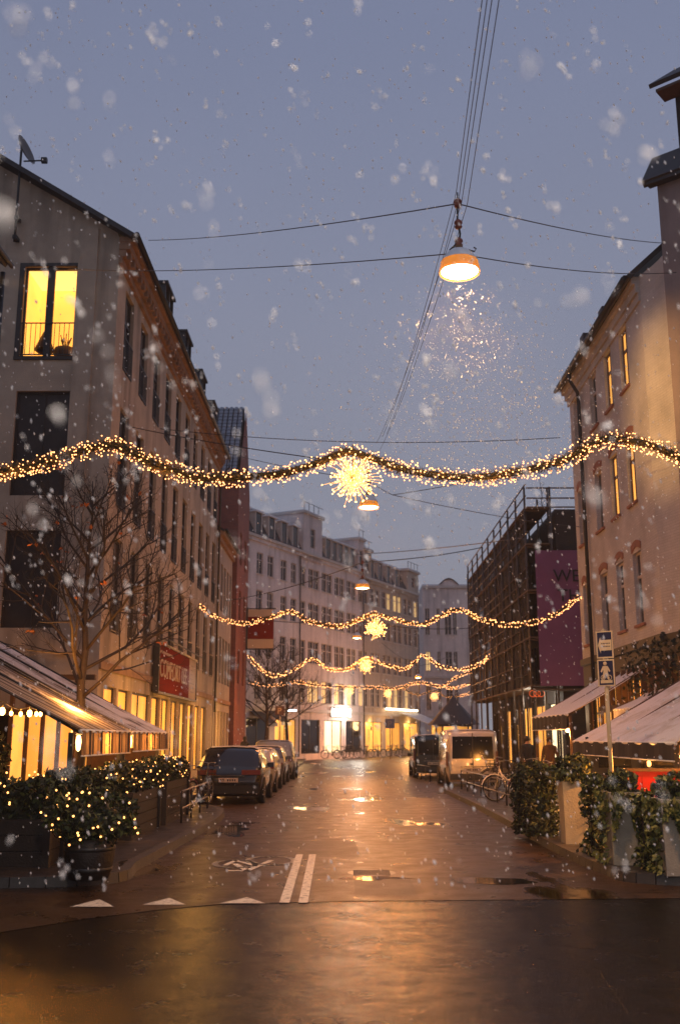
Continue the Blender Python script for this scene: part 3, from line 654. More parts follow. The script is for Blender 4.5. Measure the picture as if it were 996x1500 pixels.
# bright white fascia and flood lights over the shopfront
sp0 = A_ + UR * (t437 + 6)
g = MB()
fb = empty('shop_fascia', 'glowing white light box over the bright far shopfront', 'sign', PZ(486, 1040, 0) * 0 + (A_ + UR * tpx(484)) + Vector((0, 0, 3.65)), math.atan2(UR.y, UR.x))
g = MB(); g.box((0, -.3, 0), (3.6, -.12, .7), emit('fascia_white', (1, .93, .82), 5.0)); g.build('light_box', fb)
g = MB(); g.box((-.05, -.12, -.05), (3.65, -.02, .75), M_dark); g.build('housing', fb)
lamp('fascia_light', (2.5, -1.6, .3), 420, (1, .88, .72), .4, fb)
for i, px in enumerate((541, 597)):
    p = A_ + UR * tpx(px)
    wl_ = empty('wall_light', ['narrow uplight glowing amber on the wall left of the far doorway', 'narrow uplight glowing amber on the wall right of the far doorway'][i], 'wall lamp', p + Vector((0, 0, 2.5)), math.atan2(UR.y, UR.x), 'amber wall lights by the far doorway')
    g = MB(); g.lathe([(.07, 0), (.07, .45), (.06, .45), (.06, 0)], M_dark, 10, xf((0, -.15, 0))); g.build('housing', wl_)
    g = MB(); g.lathe([(0, 0), (.05, .0), (.05, .44), (0, .44)], emit('uplight', (1, .6, .2), 10), 8, xf((0, -.15, .02))); g.build('lamp_tube', wl_)
    lamp('uplight', (0, -.25, .6), 60, (1, .6, .2), .05, wl_)
# ======== 6. frontal white building closing the right
Y6 = 122.; p0 = PY(621, 1000, Y6); p1 = PY(700, 1000, Y6); zt6 = PY(650, 858, Y6).z; b6 = empty('apartment_building', 'white building facing down the street with a curved parapet, far end', 'building', (p0.x, Y6, 0)); W6 = p1.x - p0.x
g = MB(); u = lambda px: PY(px, 1000, Y6).x - p0.x
h6 = []
for (z, h) in ((5.0, 2.9), (9.6, 2.3), (13.9, 3.2)):
    for (a, b_) in ((624, 631), (641, 646), (653, 663), (665, 671)): h6.append((u(a), z, u(b_), z + h))
wall(g, (0, 0, 0), (1, 0, 0), W6, zt6, h6 + [(u(630), .4, u(650), 3.4), (u(655), .4, u(672), 3.4)], M_rowB, .25)
P6 = [(u(646), 0, zt6)] + [(u(646) + (u(675) - u(646)) * k / 10, 0, zt6 + 0.75 * math.sin(k / 10 * math.pi) + .15) for k in range(11)] + [(u(675), 0, zt6)]
g.poly(P6, M_rowB); g.quad((0, 0, 0), (0, 9, 0), (0, 9, zt6), (0, 0, zt6), M_rowB); g.quad((W6, 0, 0), (W6, 9, 0), (W6, 9, zt6), (W6, 0, zt6), M_rowB); g.quad((0, 9, 0), (W6, 9, 0), (W6, 9, zt6), (0, 9, zt6), M_rowB); g.box((0, -.25, zt6 - .3), (W6, -.002, zt6), M_trimw); g.box((0, -.2, 8.7), (W6, -.002, 9), M_trimw); g.box((0, -.2, 4.0), (W6, -.002, 4.3), M_trimw)
g.build('wall', b6)
g = MB(); g.box((0, .1, zt6 + .02), (W6, 8.9, zt6 + .2), M_snow)
for k in range(10):
    a = u(646) + (u(675) - u(646)) * k / 10; c = u(646) + (u(675) - u(646)) * (k + 1) / 10; za = zt6 + 0.75 * math.sin(k / 10 * math.pi) + .15; zc = zt6 + 0.75 * math.sin((k + 1) / 10 * math.pi) + .15
    g.quad((a, -.15, za + .05), (c, -.15, zc + .05), (c, 3, zc + .05), (a, 3, za + .05), M_roof); g.quad((a, -.15, za - .12), (c, -.15, zc - .12), (c, -.15, zc + .05), (a, -.15, za + .05), M_roof)
g.build('roof', b6)
for i, (a, z, c, z2) in enumerate(h6): window(b6, (0, 0, 0), (1, 0, 0), a, z, c - a, z2 - z, 'mT', M_framew, M_litc if i in (4,) else M_glass, sill=M_trimw)
window(b6, (0, 0, 0), (1, 0, 0), u(630), .4, u(650) - u(630), 3.0, 'm', M_frame, M_shopo, name='shop_window'); window(b6, (0, 0, 0), (1, 0, 0), u(655), .4, u(672) - u(655), 3.0, 'm', M_frame, M_shop, name='shop_window')

# ======== 7. dark building under scaffold, right
X7, Y7, Y7e, H7 = 7.75, 43.0, 64.0, 11.4
b7 = empty('brick_building', 'dark brick building behind scaffolding with a lit ground floor shop', 'building', (X7 + 1.3, Y7, 0))
g = MB(); L7 = Y7e - Y7
w7 = [(1 + i * 2.3, z, 2.2 + i * 2.3, z + 1.9) for i in range(9) for z in (4.4, 7.8)]; s7 = [(.6 + i * 3.4, .4, 3.4 + i * 3.4, 3.3) for i in range(6)]
wall(g, (0, L7, 0), (0, -1, 0), L7, H7, [(L7 - c_, z, L7 - a, z2) for a, z, c_, z2 in w7 + s7], M_dbrick, .2)
g.quad((0, 0, 0), (12, 0, 0), (12, 0, H7), (0, 0, H7), M_dbrick); g.quad((0, L7, 0), (12, L7, 0), (12, L7, H7), (0, L7, H7), M_dbrick); g.box((0, 0, H7), (12, L7, H7 + .12), M_roof); g.build('wall', b7)
for a, z, c_, z2 in w7: window(b7, (0, L7, 0), (0, -1, 0), L7 - c_, z, c_ - a, z2 - z, 'mt', M_frame, M_glass)
for i, (a, z, c_, z2) in enumerate(s7): window(b7, (0, L7, 0), (0, -1, 0), L7 - c_, z, c_ - a, z2 - z, 'm', M_frame, [M_shopw, M_shop, M_shopo, M_glass, M_shopo, M_glass][i], name='shop_window')
sc7 = empty('scaffold', 'dark tube scaffold with plank decks wrapped round the brick building', 'scaffold', (X7, Y7, 0))
g = MB(); d = MB(); br = MB(); M_tube = mat('scaffold_tube', (.10, .075, .06), .5, .3, 6, metal=.5); M_deck = mat('scaffold_deck', (.10, .065, .04), .8, .3, 4)
nb = 9
for i in range(nb + 1):
    y = L7 * i / nb
    for x in (0, 1.0): g.tube([(x, y, 3.4 if False else .1), (x, y, H7 + 1.1)], .05, M_tube, 6)
for z in (3.9, 5.9, 7.9, 9.9, 11.5):
    d.box((-.05, -.3, z), (1.05, L7 + .3, z + .07), M_deck)
    for zz in (.55, 1.05):
        if z + zz < H7 + 1.2: br.tube([(0, -.3, z + zz), (0, L7 + .3, z + zz)], .035, M_tube, 5)
    br.tube([(0, 0, z - .05), (1.0, 0, z - .05)], .04, M_tube, 5)
for i in range(0, nb, 2): br.tube([(-.05, L7 * i / nb, 4), (-.05, L7 * (i + 1) / nb, 8)], .03, M_tube, 5); br.tube([(-.05, L7 * (i + 1) / nb, 8), (-.05, L7 * (i + 2) / nb if i + 2 <= nb else L7, 12)], .03, M_tube, 5)
for i in range(5):           # along the near gable too
    x = 1.0 + i * 2.2; g.tube([(x, -.5, .1), (x, -.5, H7 + 1.0)], .05, M_tube, 6)
for z in (H7 + .1, H7 + .5, H7 + .95): br.tube([(0, -.5, z), (10, -.5, z)], .035, M_tube, 5)
d.box((0, -.95, 3.7), (10, -.02, 3.77), M_deck)
g.build('standards', sc7); d.build('deck', sc7); br.build('guard_rails', sc7)
M_net = None
m, t, b = principled('debris_netting'); b.inputs['Base Color'].default_value = (.012, .010, .010, 1); b.inputs['Roughness'].default_value = .9
t_ = t.nodes.new('ShaderNodeBsdfTransparent'); mx_ = t.nodes.new('ShaderNodeMixShader'); n_ = t.nodes.new('ShaderNodeTexNoise'); n_.inputs['Scale'].default_value = 1.3; n_.inputs['Detail'].default_value = 8; tcx = t.nodes.new('ShaderNodeTexCoord')
r_ = t.nodes.new('ShaderNodeMapRange'); r_.inputs['From Min'].default_value = .45; r_.inputs['From Max'].default_value = .6; r_.inputs['To Min'].default_value = .97; r_.inputs['To Max'].default_value = .6
t.links.new(tcx.outputs['Object'], n_.inputs['Vector']); t.links.new(n_.outputs[0], r_.inputs['Value']); t.links.new(r_.outputs[0], mx_.inputs[0]); t.links.new(t_.outputs[0], mx_.inputs[1]); t.links.new(b.outputs[0], mx_.inputs[2]); t.links.new(mx_.outputs[0], t.nodes['Material Output'].inputs[0])
g = MB(); g.box((.06, .1, 3.98), (.07, L7, H7 + .2), m); g.build('netting', sc7)
# purple banner on the near gable
bn = empty('banner', 'tall purple banner with black capital letters on the dark gable', 'banner', (X7 + .25, Y7 - .62, 3.9))
M_purp = mat('purple_vinyl', (.20, .065, .16), .5, .15, .8, .3, 3); bt = PY(780, 806, Y7 - .62).z - 3.9
g = MB(); cols = 20
for k in range(cols):
    x0, x1 = 5.4 * k / cols, 5.4 * (k + 1) / cols; y0 = .03 * math.sin(x0 * 2.1); y1 = .03 * math.sin(x1 * 2.1)
    g.add([(x0, y0, 0), (x1, y1, 0), (x1, y1, bt), (x0, y0, bt)], [(0, 1, 2, 3)], M_purp, True); g.add([(x0, y0 + .01, 0), (x1, y1 + .01, 0), (x1, y1 + .01, bt), (x0, y0 + .01, bt)], [(3, 2, 1, 0)], M_purp, True)
g.build('fabric', bn)
MF = lambda p: Matrix(((1, 0, 0, p[0]), (0, 0, -1, p[1]), (0, 1, 0, p[2]), (0, 0, 0, 1)))    # text facing the street (-Y)
M_btext = mat('banner_black', (.012, .006, .012), .6)
text('WELCOME', bn, MF((.72, -.04, PY(800, 852, Y7 - .62).z - 3.9)), .74, M_btext); text('THE', bn, MF((.86, -.04, PY(800, 881, Y7 - .62).z - 3.9)), .74, M_btext)
# ======== 8. painted brick house on the right with the rounded corner
YF = 35.9; YC = 26.6; ZE8 = 14.6
b8 = empty('brick_house', 'pink white painted brick house with arched windows, some lit yellow, above a dark ground floor', 'building', (XR, YF, 0))
L8 = YF - YC; ZB = 4.45
wy = [(28.15, .85), (30.0, .85), (31.9, .95), (34.75, .6)]
rows8 = [(4.95, 2.05), (8.45, 1.95), (11.95, 1.85)]
h8 = [(YF - (y + w), z, YF - y, z + h) for y, w in wy for z, h in rows8]
g = MB(); wall(g, (0, 0, ZB), (0, -1, 0), L8, ZE8 - ZB, [(a, z - ZB, c, z2 - ZB) for a, z, c, z2 in h8], M_wbrick, .2)
pc = Vector((0, -L8, 0)); pd = Vector((.28, 24.55 - YF, 0))
# gentle rounded corner between the two faces
prev = pc
for k in range(1, 7):
    t = k / 6; q = pc.lerp(pd, t) + Vector((.12 * math.sin(t * math.pi), 0, 0)); g.quad((prev.x, prev.y, ZB), (q.x, q.y, ZB), (q.x, q.y, ZE8), (prev.x, prev.y, ZE8), M_wbrick); prev = q
g.quad((0, 0, ZB), (12, 0, ZB), (12, 0, ZE8), (0, 0, ZE8), M_wbrick)
g.build('wall', b8)
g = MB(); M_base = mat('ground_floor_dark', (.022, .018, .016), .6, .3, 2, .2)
s8 = [(.5 + i * 2.4, .9, 2.3 + i * 2.4, 3.5) for i in range(3)]
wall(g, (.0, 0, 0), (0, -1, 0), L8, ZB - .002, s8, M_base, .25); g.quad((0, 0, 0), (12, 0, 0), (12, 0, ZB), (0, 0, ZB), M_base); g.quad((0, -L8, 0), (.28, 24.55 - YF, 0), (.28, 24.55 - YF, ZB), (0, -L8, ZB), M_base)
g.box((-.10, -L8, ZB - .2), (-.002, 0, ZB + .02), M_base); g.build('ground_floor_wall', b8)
for a, z, c, z2 in s8: window(b8, (0, 0, 0), (0, -1, 0), a, z, c - a, z2 - z, 'mt', M_wood, M_shopo, name='shop_window')
for (y, w) in wy:
    for ri, (z, h) in enumerate(rows8):
        a = YF - (y + w)
        lit = (ri == 2 and y in (28.15, 30.0)) or (ri == 1 and y in (28.15, 30.0))
        window(b8, (0, 0, 0), (0, -1, 0), a, z, w, h, 'mt', M_framew if not lit else M_wood, M_lit if lit else None, sill=M_archbrick)
g = MB()
for (y, w) in wy:
    for (z, h) in rows8:
        n = 9; g = MB()
        for k in range(n):
            t0 = -.5 + k / n; t1 = -.5 + (k + .9) / n; yc = y + w / 2 - YF; R_ = w * .62
            za = z + h + .02 + .12 * math.cos(t0 * math.pi); zb = z + h + .02 + .12 * math.cos(t1 * math.pi)
            g.add([(-.03, yc + t0 * w * 1.1, za), (-.03, yc + t1 * w * 1.1, zb), (-.03, yc + t1 * w * 1.18, zb + .2), (-.03, yc + t0 * w * 1.18, za + .2), (-.002, yc + t0 * w * 1.1, za), (-.002, yc + t1 * w * 1.1, zb), (-.002, yc + t1 * w * 1.18, zb + .2), (-.002, yc + t0 * w * 1.18, za + .2)], [(0, 1, 2, 3), (0, 4, 5, 1), (1, 5, 6, 2), (2, 6, 7, 3), (3, 7, 4, 0)], M_archbrick)
        g.build('window_arch', b8)
g = MB()
for k, (o, z0, z1) in enumerate(((.08, ZE8 - .75, ZE8 - .5), (.18, ZE8 - .498, ZE8 - .25), (.32, ZE8 - .248, ZE8 - .02))): g.box((-o * .7, -L8 - .0, z0), (-.002, .1 + o * .7, z1), M_wbrick)
g.build('cornice', b8)
g = MB(); roofslab(g, [(-.38, .30, ZE8 - .02), (4.6, .45, ZE8 + 4.2), (4.6, -L8 - 2.0, ZE8 + 4.2), (-.38, -L8 - .1, ZE8 - .02)], M_roof, .14)
for k in range(3): g.box((-.2 + k * .1, -3.4 - k * 2.2, ZE8 + .3), (.5, -2.9 - k * 2.2, ZE8 + .75), M_roof)
g.tube([(-.44, .3, ZE8 - .08), (-.44, -L8, ZE8 - .08)], .08, M_dark, 8); g.build('roof', b8)
g = MB(); yp = 34.0 - YF; g.tube([(-.42, yp, ZE8 - .1), (-.40, yp - .1, ZE8 - .5), (-.14, yp, ZE8 - .9), (-.12, yp, ZE8 - 1.3), (-.12, yp, .3)], .065, M_dark, 8); g.build('drainpipe', b8)
# ======== 9. taller neighbour at the right frame edge
b9 = empty('corner_building', 'tall mauve rendered house at the right frame edge with a dark dormer roof', 'building', (XR + .0, 24.5, 0)); H9 = 16.4; b9.rotation_euler = (0, 0, R(50)); M_b9 = mat('mauve_render', (.26, .20, .19), .85, .18, .8, .3, dirt=.35)
g = MB(); h9 = [(2.4 + i * 2.6, z, 3.5 + i * 2.6, z + 2.0) for i in range(4) for z in (5., 8.4, 11.8)]
wall(g, (0, 0, 4.45), (0, -1, 0), 14, H9 - 4.45, [(a, z - 4.45, c, z2 - 4.45) for a, z, c, z2 in h9], M_b9, .2); g.quad((0, 0, 0), (10, 0, 0), (10, 0, H9), (0, 0, H9), M_b9); g.build('wall', b9)
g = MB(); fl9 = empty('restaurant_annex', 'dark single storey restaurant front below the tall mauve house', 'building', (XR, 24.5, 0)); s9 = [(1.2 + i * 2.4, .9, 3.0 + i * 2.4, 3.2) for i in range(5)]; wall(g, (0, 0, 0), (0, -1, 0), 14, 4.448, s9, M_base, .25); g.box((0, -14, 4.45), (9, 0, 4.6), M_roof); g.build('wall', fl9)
for a, z, c, z2 in s9: window(fl9, (0, 0, 0), (0, -1, 0), a, z, c - a, z2 - z, 'mt', M_wood, M_shopo, name='shop_window')
for a, z, c, z2 in h9: window(b9, (0, 0, 0), (0, -1, 0), a, z, c - a, z2 - z, 'mt', M_framew, M_glass)
g = MB(); roofslab(g, [(-.3, .3, H9 - .1), (.55, .3, H9 + 1.0), (.55, -14, H9 + 1.0), (-.3, -14, H9 - .1)], M_roof, .2); g.box((-.25, -14, H9 - .22), (.0, .2, H9 - .1), M_roof)
g.box((.55, -14, H9 + .8), (10, .2, H9 + 1.0), M_roof); rf9 = g.build('roof', b9)
g = MB(); g.box((.75, -4.5, H9 + 1.0), (3.5, -.4, H9 + 3.0), M_dbrick); roofslab(g, [(.05, .05, H9 + 2.9), (2.2, .05, H9 + 4.6), (2.2, -5, H9 + 4.6), (.05, -5, H9 + 2.9)], M_roof, .12); g.box((.15, -4.9, H9 + 2.66), (.75, -.1, H9 + 2.74), M_wood); g.build('dormer', rf9)
# ================================================================ hanging street lamps on their span wires
m, t, b = principled('amber_shade'); b.inputs['Base Color'].default_value = (.22, .10, .03, 1); b.inputs['Roughness'].default_value = .3
tr_ = t.nodes.new('ShaderNodeBsdfTranslucent'); tr_.inputs[0].default_value = (.55, .24, .035, 1); mx_ = t.nodes.new('ShaderNodeMixShader'); mx_.inputs[0].default_value = .12
t.links.new(b.outputs[0], mx_.inputs[1]); t.links.new(tr_.outputs[0], mx_.inputs[2]); t.links.new(mx_.outputs[0], t.nodes['Material Output'].inputs[0]); M_lampshade = m
M_copper = mat('insulator_red', (.22, .06, .04), .35, .2, 10)
def street_lamp(label, px, py, Y, power, lc=(1, .34, .07)):
    p = PY(px, py, Y)                       # centre of the glowing opening
    t = empty('street_lamp', label, 'street lamp', p, 0, 'lamps hung over the street')
    g = MB(); g.lathe([(.262, 0), (.258, .06), (.235, .14), (.19, .22), (.12, .28), (.05, .31), (.05, .38), (.0, .38)], M_lampshade, 28); g.build('shade', t)
    g = MB(); g.lathe([(.242, .135), (.20, .21), (.13, .285), (.06, .32), (.0, .33)], M_snow, 20, xf((0, 0, .012))); g.build('snow_cap', t)
    g = MB(); g.lathe([(0, -.012), (.15, -.006), (.238, .02), (.15, .03), (0, .03)], M_lampdisc, 24); g.build('diffuser', t)
    g = MB(); g.tube([(0, 0, .36), (.02, 0, .55), (-.01, 0, .75), (0, 0, 1.05)], .014, M_dark, 6)
    for z in (.42, .68, .98): g.lathe([(.0, z - .06), (.035, z - .055), (.052, z - .03), (.03, z - .005), (.055, z + .02), (.05, z + .045), (.02, z + .07), (0, z + .09)], M_copper, 12)
    g.tube([(0, 0, 1.05), (0, 0, 1.14), ], .01, M_dark, 5)
    g.tube([(-.12, 0, .32), (-.02, 0, .42)], .012, M_dark, 5); g.tube([(.1, 0, .33), (.2, 0, .30), (.22, 0, .34), (.19, 0, .36)], .01, M_dark, 5)
    g.build('hanger', t)
    lamp('lamp_light', (0, 0, -.10), power * (.8 if px > 600 and py == 400 else 1.), lc, .16, t, spot=164, aim=(0, 0, -5), blend=.75)
    lamp('lamp_light', (0, 0, -.22), power * (.07 if px > 600 and py == 400 else .22), lc, .16, t); lamp('dome_light', (0, 0, .10), 2.5, (1, .5, .15), .05, t)
    return t
L1 = street_lamp('largest hanging street lamp with a snow capped dome, nearest over the street', 673, 400, 12., 1250, (1, .54, .23))
L2 = street_lamp('second hanging street lamp, just right of the big light star', 540, 744, 25.4, 1250)
L3 = street_lamp('third hanging street lamp, between the nearest two far garlands', 531, 862, 37., 1350)
L4 = street_lamp('fourth small hanging street lamp, above the third light star', 523, 935, 57., 3400)
L5 = street_lamp('farthest tiny hanging street lamp in front of the sand coloured house', 612, 993, 86., 5500)
# added lamp behind the camera, unseen, put in to light the falling flakes
Lb = street_lamp('added street lamp behind the camera, unseen, lighting the falling snow', 673, 400, 12., 1300, (1, .80, .62)); Lb.location = (.6, -1.2, 6.0)
lamp('lamp_light', (0, 0, -.22), 760, (1, .86, .72), .16, Lb)  # bare glow added to brighten the flakes above this lamp
Lr_ = street_lamp('added street lamp out of view above the right pavement corner, lighting the big awning', 673, 400, 12., 750, (1, .45, .14)); Lr_.location = (7.4, 8.2, 6.8)  # unseen lamp added to warm the right awning and planters
def sagwire(g, a, b, sag, r=.008, n=14):
    a = Vector(a); b = Vector(b); g.tube([a.lerp(b, k / n) - Z * sag * 4 * (k / n) * (1 - k / n) for k in range(n + 1)], r, M_dark, 4)
def wire(label, segs, r=.008):
    g = MB()
    for a, b, s in segs: sagwire(g, a, b, s, r)
    return g.build('overhead_wire', label=label, cat='wire', group='wires over the street')
t1 = L1.location + Vector((0, 0, .98))
wl1 = PY(218, 352, 26.2); wr1 = PX(996, 362, XR)
wire('span wire carrying the nearest street lamp from wall to wall', [(t1, wl1, .12), (t1, PX(970, 356, XR), .1)], .009)
g0 = PY(668, 371, 14.)
wire('straight cross wire just above the dome of the nearest street lamp', [(PY(100, 394, 26.1), g0, .15), (g0, PX(990, 399, XR - .0), .15)], .009)
wire('cross wire passing behind the top of the nearest garland', [(PX(235, 628, XL + .05), PY(820, 641, 30), .3)], .012)
wire('slanting wire rising from the big light star to the left wall', [(PX(195, 626, XL + .05), PY(470, 672, 22), .05)], .012)
t2 = L2.location + Vector((0, 0, .72))
wire('forked wire holding the second street lamp', [(PX(300, 655, XL + .05), t2, .1), (t2, PY(575, 725, 27.), .02), (PY(575, 725, 27.), PX(846, 668, XR), .1), (PY(575, 725, 27.), PX(850, 772, XR + .0), .1)], .010)
t3 = L3.location + Vector((0, 0, .98))
wire('span wire of the third street lamp', [(PX(330, 880, XL + .05), t3, .2), (t3, PY(705, 802, 43), .1)], .018)
wire('thin wire high over the far end of the street', [(PY(520, 812, 60), PY(765, 788, 43), .1)], .02)
t4 = L4.location + Vector((0, 0, .98)); wire('span wire of the fourth street lamp', [(PX(363, 905, XL + .3), t4, .2), (t4, PY(690, 920, 52), .2)], .018)
t5 = L5.location + Vector((0, 0, .98)); wire('span wire of the farthest street lamp', [(A_ + UR * tpx(560) + Z * 11, t5, .2), (t5, PY(668, 955, 100), .2)], .02)
for i, (xa, xb, yb) in enumerate(((708, 668, 282), (716, 672, 290), (724, 676, 296), (735, 684, 300))):
    far = [(655, 400, 560, 640), (660, 420, 566, 636), (640, 470, 551, 650), (668, 400, 556, 660)][i]
    wire('overhead cable running along the street, number %s from the left' % ['one', 'two', 'three', 'four'][i] if False else ['leftmost cable of the bundle running along the street overhead', 'second from left cable of the bundle running along the street', 'third from left cable of the bundle running along the street', 'rightmost cable of the bundle running along the street overhead'][i],
         [(PY(xa + 14, -120, 6.5), PY(xb, yb, 12.), .0), (PY(xb, yb, 12.), PY(far[2], far[3], 25.4), .25)], .0042)
# ================================================================ garlands
M_fir = mat('fir_green', (.22, .15, .04), .8, .5, 30)
M_fir2 = mat('fir_dark', (.06, .05, .018), .8, .5, 30)
BULB = MB(); BULB.ball((0, 0, 0), .013, M_bulb, 6); BULBM = BULB.mesh('bulb')
def star_mesh(r, n, rnd, tip=.016, th=.010):
    g = MB()
    for i in range(n):
        z = 1 - 2 * (i + .5) / n; a = i * 2.399963; d = Vector((math.sqrt(1 - z * z) * math.cos(a), math.sqrt(1 - z * z) * math.sin(a), z)); L_ = r * rnd.uniform(.55, 1.2) * (1 + .15 * math.sin(a * 3 + z * 5))
        d = (d + Vector((rnd.uniform(-.12, .12), rnd.uniform(-.12, .12), rnd.uniform(-.12, .12)))).normalized()
        g.tube([d * r * .16, d * L_], [th * .7, th * .35], M_starray, 3)
        for q in (.45, .72, 1.0):
            g.ball(d * L_ * q, tip * (.6 if q < 1 else .95), M_star, 5)
    return g
M_starray = emit('star_ray', (1., .48, .13), 1.6)
def garland(label, pts, Yf, thick, nb, starpx, group, seed, tassel=False):
    """pts: picture points along the garland; Yf(px) gives how far down the street it hangs there"""
    rnd = random.Random(seed); P = [PY(x, y, Yf(x)) for x, y in pts]
    SP = []
    for i in range(len(P) - 1):
        p0 = P[max(i - 1, 0)]; p1 = P[i]; p2 = P[i + 1]; p3 = P[min(i + 2, len(P) - 1)]
        for k in range(8):
            t = k / 8; SP.append(.5 * ((2 * p1) + (p2 - p0) * t + (2 * p0 - 5 * p1 + 4 * p2 - p3) * t * t + (3 * p1 - p0 - 3 * p2 + p3) * t ** 3))
    SP.append(P[-1]); Ls = [0]
    for a, b in zip(SP, SP[1:]): Ls.append(Ls[-1] + (b - a).length)
    def at(s):
        for i in range(len(Ls) - 1):
            if s <= Ls[i + 1]: t = (s - Ls[i]) / max(1e-9, Ls[i + 1] - Ls[i]); return SP[i].lerp(SP[i + 1], t), (SP[i + 1] - SP[i]).normalized()
        return SP[-1], (SP[-1] - SP[-2]).normalized()
    e_ = empty('garland', label, 'garland', SP[0], 0, group); O = SP[0]; g = MB()
    g.tube([p - O for p in SP], thick * .35, M_fir2, 5)
    n = int(Ls[-1] * (520 if thick > .09 and Yf(400) < 20 else 240 if Yf(400) < 60 else 110))
    for i in range(n):
        p, d = at(rnd.uniform(0, Ls[-1])); v = Vector((rnd.gauss(0, 1), rnd.gauss(0, 1), rnd.gauss(0, 1))); v = (v - d * v.dot(d)).normalized(); w = (v + d * rnd.uniform(-1.2, 1.2)).normalized()
        lump = 1 + .22 * math.sin(p.x * 7 + seed) + .12 * math.sin(p.x * 19)
        q = p - O + v * thick * rnd.uniform(.2, .5); L_ = thick * rnd.uniform(.45, .85) * lump; s = w.cross(d).normalized() * thick * (.07 if Yf(400) < 20 else .13)
        g.add([q - s, q + s, q + w * L_], [(0, 1, 2)], M_fir if rnd.random() < .55 else M_fir2)
    g.build('fir_branches', e_)
    rest = MB(); pos = []
    for i in range(nb):
        p, d = at(Ls[-1] * (i + rnd.random()) / nb); v = Vector((rnd.gauss(0, 1), rnd.gauss(0, 1), rnd.gauss(0, 1) - .15)); v = (v - d * v.dot(d)).normalized()
        pos.append(p - O + v * thick * rnd.uniform(.55, 1.0))
    for i, q in enumerate(pos):
        if i % max(1, nb // 100) == 0 and i // max(1, nb // 100) < 100: obj('bulb', BULBM, e_, loc=q)
        else: rest.ball(q, .013 if Yf(400) < 30 else .024 if Yf(400) < 50 else .034, M_bulb, 5)
    if rest.v: rest.build('bulbs', e_, kind='stuff')
    for k in range(5 if Yf(400) < 20 else 2):
        p, d = at(Ls[-1] * (k + .5) / (5 if Yf(400) < 20 else 2)); lamp('garland_glow', p - O - Z * .05, 24 if Yf(400) < 20 else 60, (1, .42, .13), .3, e_)
    if starpx:
        sx, sy, sr, slab = starpx; c = PY(sx, sy, Yf(sx)); st = empty('light_star', slab, 'star light', c, 0, 'light stars hanging from the garlands')
        star_mesh(sr, 150 if sr < .5 and Yf(400) < 20 else 70, rnd, .017 if Yf(400) < 20 else .026, .010 if Yf(400) < 20 else .02).build('rays', st)
        g = MB(); g.tube([(0, 0, .05), (0, 0, sr + .15)], .008, M_dark, 4); g.ball((0, 0, 0), .07, M_dark, 8); g.build('core', st)
        lamp('star_glow', (0, 0, 0), 18 if Yf(400) < 20 else 150, (1, .40, .10), .25, st)
    return e_, at, Ls[-1]
GR = 'lit fir garlands across the street'
garland('nearest and largest fir garland, spanning the whole street with white lights',
        [(-90, 702), (0, 692), (60, 680), (100, 668), (165, 652), (215, 675), (255, 690), (300, 700), (400, 696), (455, 682), (490, 668), (512, 662), (545, 672), (600, 690), (690, 700), (775, 688), (830, 672), (870, 650), (895, 643), (950, 652), (1000, 672), (1050, 688)],
        lambda x: 15.5, .165, 1500, (517, 700, .40, 'largest light star, hanging from the peak of the nearest garland'), GR, 3)
garland('second garland, fixed to the tan house and the painted brick house',
        [(292, 886), (320, 905), (360, 913), (395, 904), (427, 896), (455, 911), (500, 917), (535, 903), (552, 899), (580, 908), (620, 914), (650, 900), (672, 893), (700, 905), (740, 915), (785, 911), (820, 895), (849, 872)],
        lambda x: 42 + (35.4 - 42) * (x - 292) / 557, .115, 620, (550, 920, .43, 'second light star, below the middle of the second garland'), GR, 5)
garland('third garland, from the red brick house to the scaffold',
        [(364, 958), (375, 974), (400, 990), (430, 981), (457, 965), (480, 980), (510, 980), (535, 965), (560, 972), (590, 980), (607, 970), (620, 960), (645, 976), (680, 980), (706, 970), (728, 948)],
        lambda x: 58 - 2 * (x - 364) / 360, .125, 460, (536, 976, .42, 'third light star, below the middle of the third garland'), GR, 8)
garland('fourth garland, nearly flat, starting at the red brick house',
        [(364, 998), (390, 1004), (410, 1003), (433, 999), (460, 1003), (500, 1006), (545, 1007), (580, 1008), (600, 1002), (620, 1000), (645, 1005), (672, 990), (690, 984)],
        lambda x: 72., .14, 330, (511, 1013, .34, 'small light star left of the pair of stars on the far garlands'), GR, 9)
garland('fifth garland, dipping across the far right end of the street',
        [(560, 1004), (585, 1010), (610, 1000), (640, 1005), (665, 1008), (690, 1000)], lambda x: 84., .14, 180, (568, 1016, .36, 'small middle light star of the far garlands'), GR, 10)
garland('farthest garland, lowest in view under the far right house',
        [(590, 1008), (610, 1018), (636, 1012), (655, 1021), (680, 1018), (688, 1015)], lambda x: 96., .14, 120, (636, 1020, .40, 'small rightmost light star at the end of the street'), GR, 11)
